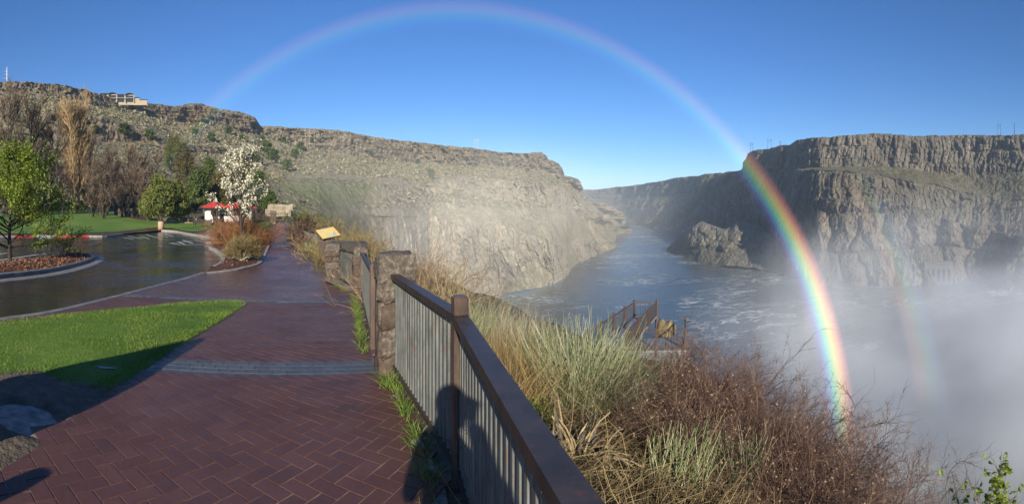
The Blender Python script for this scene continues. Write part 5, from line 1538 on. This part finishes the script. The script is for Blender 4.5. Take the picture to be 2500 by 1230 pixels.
for k, (px, d, yt) in enumerate([(150, 86, 380), (238, 84, 392), (262, 86, 375), (285, 84, 385), (312, 85, 378), (336, 84, 395), (358, 86, 390), (378, 88, 405), (228, 80, 430), (300, 80, 420), (345, 79, 430), (60, 82, 400), (20, 80, 420), (255, 76, 455)]):
    q_, H = tall(px, d, yt)
    tree('thicket_tree', q_, H, 'slender leafless brown tree in the thicket at the back of the lawn', 'tree', 'leafless trees of the thicket', r=.11, fork=.10, n1=13, n2=7, n3=5, spread=.40, up=1.7, bark=T_bark_dark, twig=T_twig_brown if k % 3 else T_twig_red, trunks=3, twr=.022, wig=.06, envelope='flat')
JL = [(393, 66, 430, 'broad bright green juniper at the end of the park fence', T_juniper_yel, .40), (432, 68, 445, 'second green juniper right of the broad one', T_juniper_yel, .36), (362, 72, 470, 'low pale green juniper left of the broad one', T_juniper_yel, .5),
      (458, 118, 345, 'rusty olive juniper high behind the park', T_juniper_rust, .30), (497, 92, 382, 'tall dark juniper behind the red roofed shelter', T_juniper, .28), (528, 84, 420, 'rusty juniper behind the red roof edge', T_juniper_rust, .34), (475, 78, 418, 'dark juniper between park fence and shelter', T_juniper, .34),
      (418, 150, 338, 'small dark juniper on the slope under the ridge', T_juniper, .36), (560, 88, 440, 'dark green juniper hidden behind the blossoming tree', T_juniper, .36), (625, 92, 425, 'grey green juniper right behind the blossoming tree', T_juniper, .36), (655, 90, 470, 'low dark juniper at the stone wall beside the path end', T_juniper, .45), (605, 100, 400, 'olive juniper above the shelter roof', T_juniper_rust, .36)]
for px, d, yt, lab, mt, spd in JL:
    q_, H = tall(px, d, yt)
    tree('juniper', q_, H, lab, 'tree', None, r=.14, fork=.04, n1=60, n2=7, n3=3, spread=spd, up=.75, bark=T_bark, twig=T_bark, leaf=mt, nleaf=9000, lsize=.42, lasp=.42, twr=.015, leafname='foliage', envelope='cone', crownout=.022, lup=.5)

# junipers and sage on the hillside
hs = [(300, 330, 5), (365, 345, 5), (232, 330, 4), (640, 345, 5), (690, 352, 6), (735, 368, 7), (560, 330, 6), (590, 345, 5), (650, 380, 8), (668, 395, 7), (720, 385, 6), (1050, 432, 6), (905, 380, 4), (1055, 440, 5), (1240, 405, 5), (1260, 410, 6), (1290, 420, 5), (1400, 452, 8), (1020, 400, 5), (760, 350, 5), (620, 400, 7), (700, 420, 6), (475, 330, 4), (515, 345, 5)]
V2 = VL.reshape(-1, 3); pxv = np.arctan2(V2[:, 0], V2[:, 1]) * F + 1250; dv_ = np.hypot(V2[:, 0], V2[:, 1]); yv = HZ - (V2[:, 2] - EYE) / dv_ * F
def on_hill(px, y):
    k = np.argmin((pxv - px) ** 2 + (yv - y) ** 2 + (dv_ * .01)); return V2[k]
proto = None
for k, (px, y, H) in enumerate(hs):
    q_ = on_hill(px, y)
    if proto is None:
        proto = tree('hill_juniper', q_ + [0, 0, -.3], 5.0, 'round dark juniper dotting the sage covered hillside', 'tree', 'junipers dotted over the hillside', r=.14, fork=.05, n1=24, n2=5, n3=3, spread=.5, up=.6, bark=T_bark, leaf=T_juniper, nleaf=2600, lsize=.75, lasp=.6, twr=.03, leafname='foliage', crownout=.035)
        o = proto
    else: o = copy_tree(proto)
    o.location = q_ + np.array([0, 0, -.3]); o.rotation_euler = (0, 0, k * 1.7); o.scale = (H / 5.0 * 1.1,) * 2 + (H / 5.0 * .9,)
# sagebrush: thousands of low clumps
wgt = (RL.ravel() < .5) & (mead.ravel() < .15) & (pxv > -60) & (pxv < 1420) & (dv_ > 95) & (yv < 505)
idx = np.where(wgt)[0]
pr = (dv_[idx] / 200.) ** .8; pr /= pr.sum()
sel = rng.choice(idx, 9500, p=pr)
c_ = V2[sel] + rng.normal(0, 1.2, (len(sel), 3)) * [1, 1, 0]
sz = rng.uniform(.4, 1.0, len(sel)) * np.clip(dv_[sel] / 230, .7, 1.5)
nl_ = 12
pp_ = c_[:, None] + rdir(len(sel) * nl_).reshape(-1, nl_, 3) * sz[:, None, None] * np.array([1, 1, .5])
lm = MB(); n_ = len(sel) * nl_
a_ = unit(rdir(n_) + [0, 0, .6]); b_ = unit(np.cross(a_, rdir(n_))); s_ = (np.repeat(sz, nl_) * rng.uniform(.7, 1.2, n_))[:, None]; p_ = pp_.reshape(-1, 3)
v_ = np.stack([p_ - b_ * s_ * .4, p_ + b_ * s_ * .4, p_ + b_ * s_ * .3 + a_ * s_, p_ - b_ * s_ * .3 + a_ * s_], 1)
lm.add(v_.reshape(-1, 3), (np.arange(n_) * 4)[:, None] + np.arange(4)[None])
kind(lm.build('sagebrush', T_sage), 'stuff', 'grey green sagebrush covering the hillside')
# ---------------------------------------------------------------- the photographer, known from the shadow on the railing
def skin_body(name, joints, edges, mat, parent=None, root=0):
    me = bpy.data.meshes.new(name); me.from_pydata([j[0] for j in joints], edges, [])
    o = obj(name, me, mat, parent)
    o.modifiers.new('skin', 'SKIN'); sk = me.skin_vertices[0].data
    for i, j in enumerate(joints): sk[i].radius = (j[1], j[2] if len(j) > 2 else j[1]); sk[i].use_root = (i == root)
    s = o.modifiers.new('sub', 'SUBSURF'); s.levels = s.render_levels = 2
    return o
M_cloth = noisy('dark_jacket', [(.03, .035, .05), (.05, .055, .075)], 8, .9, bstr=.3, bdist=.01)
M_skin = noisy('skin', [(.4, .25, .18), (.5, .32, .24)], 5, .6, bstr=0)
M_hair = noisy('hair', [(.03, .02, .012), (.06, .04, .025)], 20, .6, bstr=.3, bdist=.01)
J = [((0, 0, .98), .16, .12), ((0, 0, 1.12), .15, .11), ((0, .01, 1.32), .18, .12), ((0, 0, 1.46), .10, .08), ((0, .01, 1.52), .055), ((0, .02, 1.60), .085, .1), ((0, .02, 1.69), .075, .09),
     ((-.18, 0, 1.41), .065), ((-.23, .02, 1.14), .05), ((-.12, .26, 1.38), .042), ((-.08, .32, 1.50), .036),
     ((.18, 0, 1.41), .065), ((.23, .02, 1.14), .05), ((.12, .26, 1.38), .042), ((.08, .32, 1.50), .036),
     ((-.10, 0, .88), .10), ((-.11, .02, .50), .07), ((-.11, -.02, .10), .048), ((-.12, .08, .04), .042), ((-.12, .16, .03), .032),
     ((.10, 0, .88), .10), ((.11, .02, .50), .07), ((.11, -.02, .10), .048), ((.12, .08, .04), .042), ((.12, .16, .03), .032)]
E_ = [(0, 1), (1, 2), (2, 3), (3, 4), (4, 5), (5, 6), (2, 7), (7, 8), (8, 9), (9, 10), (2, 11), (11, 12), (12, 13), (13, 14), (0, 15), (15, 16), (16, 17), (17, 18), (18, 19), (0, 20), (20, 21), (21, 22), (22, 23), (23, 24)]
ph = empty('person', (.03, -.46, 0), 'person in dark clothes holding up a phone, seen as a shadow on the railing', 'person', None, -ANTI_AZ * .0)
skin_body('body', J, E_, M_cloth, ph)
for s_ in (-1, 1):
    for k, (dx, dz, L) in enumerate([(-.012, .0, .07), (-.004, .02, .078), (.004, .04, .072), (.010, .06, .058)]):
        m_ = MB(); m_.tube([(s_ * .085, .325, 1.505 + dz), (s_ * (.082 + dx), .355, 1.515 + dz), (s_ * .070, .372, 1.52 + dz), (s_ * (.070 - L * .3), .378, 1.52 + dz)], [.011, .010, .009, .007], 6)
        m_.build('finger', M_skin, ph, True)
    m_ = MB(); m_.tube([(s_ * .075, .31, 1.50), (s_ * .06, .30, 1.53), (s_ * .045, .31, 1.56)], [.013, .011, .009], 6); m_.build('thumb', M_skin, ph, True)
hm = MB(); hm.lathe([(0, .135), (.05, .13), (.09, .09), (.102, .03), (.095, -.04), (.08, -.09), (.0, -.10)], (0, .005, 1.645), 16); hm.build('hair', M_hair, ph, True)
phone = MB().bbox((0, 0, 0), (.138, .008, .067), 0, .003).build('phone', M_darkmetal)
phone.location = (.03, -.10, 1.567); tag(phone, 'dark phone held up in both hands by the person at the railing', 'phone')
# unseen boulder and post, added and shaped for the shadows on lawn and bricks
M_boulder = noisy('boulder_basalt', [(.05, .045, .04), (.12, .1, .085), (.2, .17, .14)], 3, .9, bstr=1, bdist=.04, bscale=14)
bm = bmesh.new(); bmesh.ops.create_icosphere(bm, subdivisions=4, radius=1.0)
v = np.array([x.co[:] for x in bm.verts]); t = (v[:, 2] + 1) / 2
v[:, :2] *= (1.05 - .82 * t ** 1.3)[:, None] * .9; v[:, 2] = t * 1.62
v += (v * [1, 1, .1]) * (fbm(v * 1.6, 4) * .25)[:, None]; v += fbm(v[:, [1, 2, 0]] * 4 + 8, 3)[:, None] * .05
for x, c in zip(bm.verts, v): x.co = c
me = bpy.data.meshes.new('boulder'); bm.to_mesh(me); bm.free(); me.polygons.foreach_set('use_smooth', np.zeros(len(me.polygons), bool))
bo = obj('boulder', me, M_boulder); bo.location = (-3.2, .86, -.12); bo.scale = (.66, .8, 1); tag(bo, 'unseen pointed boulder added to cast the shadow over the near lawn', 'boulder')
bl_ = empty('shadow_post', (-2.17, -.30, 0), 'unseen round timber post added to cast the small shadow on the bricks', 'shadow_post')
MB().lathe([(0, -.2), (.075, -.2), (.075, .70), (.06, .755), (0, .765)], sides=14).build('post', T_bark, bl_, True)
MB().lathe([(.077, .55), (.079, .55), (.079, .61), (.077, .61)], sides=14).build('band', M_darkmetal, bl_, True)

# ---------------------------------------------------------------- rainbows in the spray
anti = -sun_dir
ax_u = Vector((0, 0, 1)) - anti * anti.z; ax_u.normalize(); ax_r = anti.cross(ax_u); ax_r.normalize()
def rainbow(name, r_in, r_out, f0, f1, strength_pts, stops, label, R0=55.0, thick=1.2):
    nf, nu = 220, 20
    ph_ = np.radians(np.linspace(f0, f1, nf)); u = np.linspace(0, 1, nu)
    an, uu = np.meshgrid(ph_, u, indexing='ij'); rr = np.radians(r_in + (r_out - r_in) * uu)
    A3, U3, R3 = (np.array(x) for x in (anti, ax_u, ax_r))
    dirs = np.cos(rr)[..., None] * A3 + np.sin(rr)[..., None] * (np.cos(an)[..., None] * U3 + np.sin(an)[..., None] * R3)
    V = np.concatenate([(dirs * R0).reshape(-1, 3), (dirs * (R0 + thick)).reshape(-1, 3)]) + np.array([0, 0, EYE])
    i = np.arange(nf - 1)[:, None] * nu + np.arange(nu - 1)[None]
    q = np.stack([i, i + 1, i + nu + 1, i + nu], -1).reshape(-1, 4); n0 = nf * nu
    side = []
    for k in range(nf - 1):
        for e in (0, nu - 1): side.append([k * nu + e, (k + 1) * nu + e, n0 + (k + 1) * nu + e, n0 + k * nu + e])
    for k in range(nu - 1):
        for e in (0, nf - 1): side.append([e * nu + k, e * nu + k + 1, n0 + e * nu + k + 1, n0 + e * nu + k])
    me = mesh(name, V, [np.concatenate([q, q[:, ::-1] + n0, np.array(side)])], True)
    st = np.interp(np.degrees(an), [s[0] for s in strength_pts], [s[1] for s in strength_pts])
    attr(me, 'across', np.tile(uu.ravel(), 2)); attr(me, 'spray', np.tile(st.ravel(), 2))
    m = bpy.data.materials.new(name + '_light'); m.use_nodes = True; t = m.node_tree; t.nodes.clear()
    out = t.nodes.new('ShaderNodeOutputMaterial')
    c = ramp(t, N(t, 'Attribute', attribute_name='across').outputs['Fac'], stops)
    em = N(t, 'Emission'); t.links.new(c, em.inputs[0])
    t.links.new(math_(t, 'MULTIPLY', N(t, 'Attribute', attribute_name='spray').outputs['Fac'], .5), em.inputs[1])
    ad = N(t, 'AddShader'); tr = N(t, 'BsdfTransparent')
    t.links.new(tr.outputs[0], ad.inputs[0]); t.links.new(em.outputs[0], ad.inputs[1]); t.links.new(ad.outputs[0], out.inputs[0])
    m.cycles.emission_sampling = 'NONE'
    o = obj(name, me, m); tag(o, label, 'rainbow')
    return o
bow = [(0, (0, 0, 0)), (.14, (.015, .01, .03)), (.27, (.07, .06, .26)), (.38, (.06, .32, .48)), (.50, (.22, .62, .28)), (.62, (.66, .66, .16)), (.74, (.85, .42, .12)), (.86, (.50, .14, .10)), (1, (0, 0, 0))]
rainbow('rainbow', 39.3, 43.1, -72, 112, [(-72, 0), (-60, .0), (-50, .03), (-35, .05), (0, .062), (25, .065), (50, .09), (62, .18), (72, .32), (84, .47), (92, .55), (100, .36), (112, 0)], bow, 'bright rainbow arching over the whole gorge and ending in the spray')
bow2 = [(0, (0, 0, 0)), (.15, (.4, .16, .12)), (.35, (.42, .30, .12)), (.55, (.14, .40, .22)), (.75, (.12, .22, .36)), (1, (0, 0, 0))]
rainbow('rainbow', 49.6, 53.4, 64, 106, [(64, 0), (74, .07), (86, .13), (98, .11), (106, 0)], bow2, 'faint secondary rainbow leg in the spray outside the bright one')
# ---------------------------------------------------------------- air
def vol_mat(name, dens, color, soft=False, nscale=2.0, nlo=.35, nhi=.75, aniso=0.0, fall=1.0):
    m = bpy.data.materials.new(name); m.use_nodes = True
    t = m.node_tree; t.nodes.clear()
    out = t.nodes.new('ShaderNodeOutputMaterial')
    v = t.nodes.new('ShaderNodeVolumePrincipled')
    v.inputs['Color'].default_value = (*color, 1)
    v.inputs['Density'].default_value = dens
    v.inputs['Anisotropy'].default_value = aniso
    t.links.new(v.outputs[0], out.inputs['Volume'])
    if soft:
        tc = N(t, 'TexCoord')
        ln = N(t, 'VectorMath', operation='LENGTH'); t.links.new(tc.outputs['Object'], ln.inputs[0])
        f = N(t, 'MapRange', interpolation_type='SMOOTHSTEP'); f.inputs[1].default_value = 1.0; f.inputs[2].default_value = 0.15
        t.links.new(ln.outputs['Value'], f.inputs[0])
        n = noise(t, tc.outputs['Object'], nscale, 3, .55)
        r = N(t, 'MapRange'); r.inputs[1].default_value = nlo; r.inputs[2].default_value = nhi
        t.links.new(n, r.inputs[0])
        d = math_(t, 'MULTIPLY', math_(t, 'MULTIPLY', f.outputs[0], r.outputs[0]), dens)
        t.links.new(d, v.inputs['Density'])
    return m
def mist(loc, size, rz, mat, label):
    bm = bmesh.new(); bmesh.ops.create_icosphere(bm, subdivisions=3, radius=1.0)
    me = bpy.data.meshes.new('mist'); bm.to_mesh(me); bm.free()
    o = obj('mist', me, mat); o.location = loc; o.scale = size; o.rotation_euler = (0, 0, rz)
    kind(o, 'stuff', label)
    return o
mist(at(2420, 960, 112), (80, 60, 52), -.9, vol_mat('mist_falls', .055, (.89, .935, 1.0), True, 2.3, .36, .62, -.16), 'dense white spray billowing up from the falls')
mist(at(1965, 800, 130), (17, 20, 34), -.6, vol_mat('mist_plume', .058, (.95, .97, 1.0), True, 1.8, .32, .68, -.3), 'tall plume of spray rising below the bright rainbow leg')
mist(at(1090, 560, 200), (120, 75, 52), .1, vol_mat('mist_gorge', .0058, (1.0, .98, .94), True, 2.2, .32, .72, -.3), 'thin sunlit spray drifting across the pale cliff')
hz = MB()
hz.box((0, 1200, 20), (6400, 7400, 185))
haze = hz.build('haze', vol_mat('haze_air', .00020, (.62, .80, 1.0)))
kind(haze, 'stuff', 'pale blue haze filling the gorge and canyon')
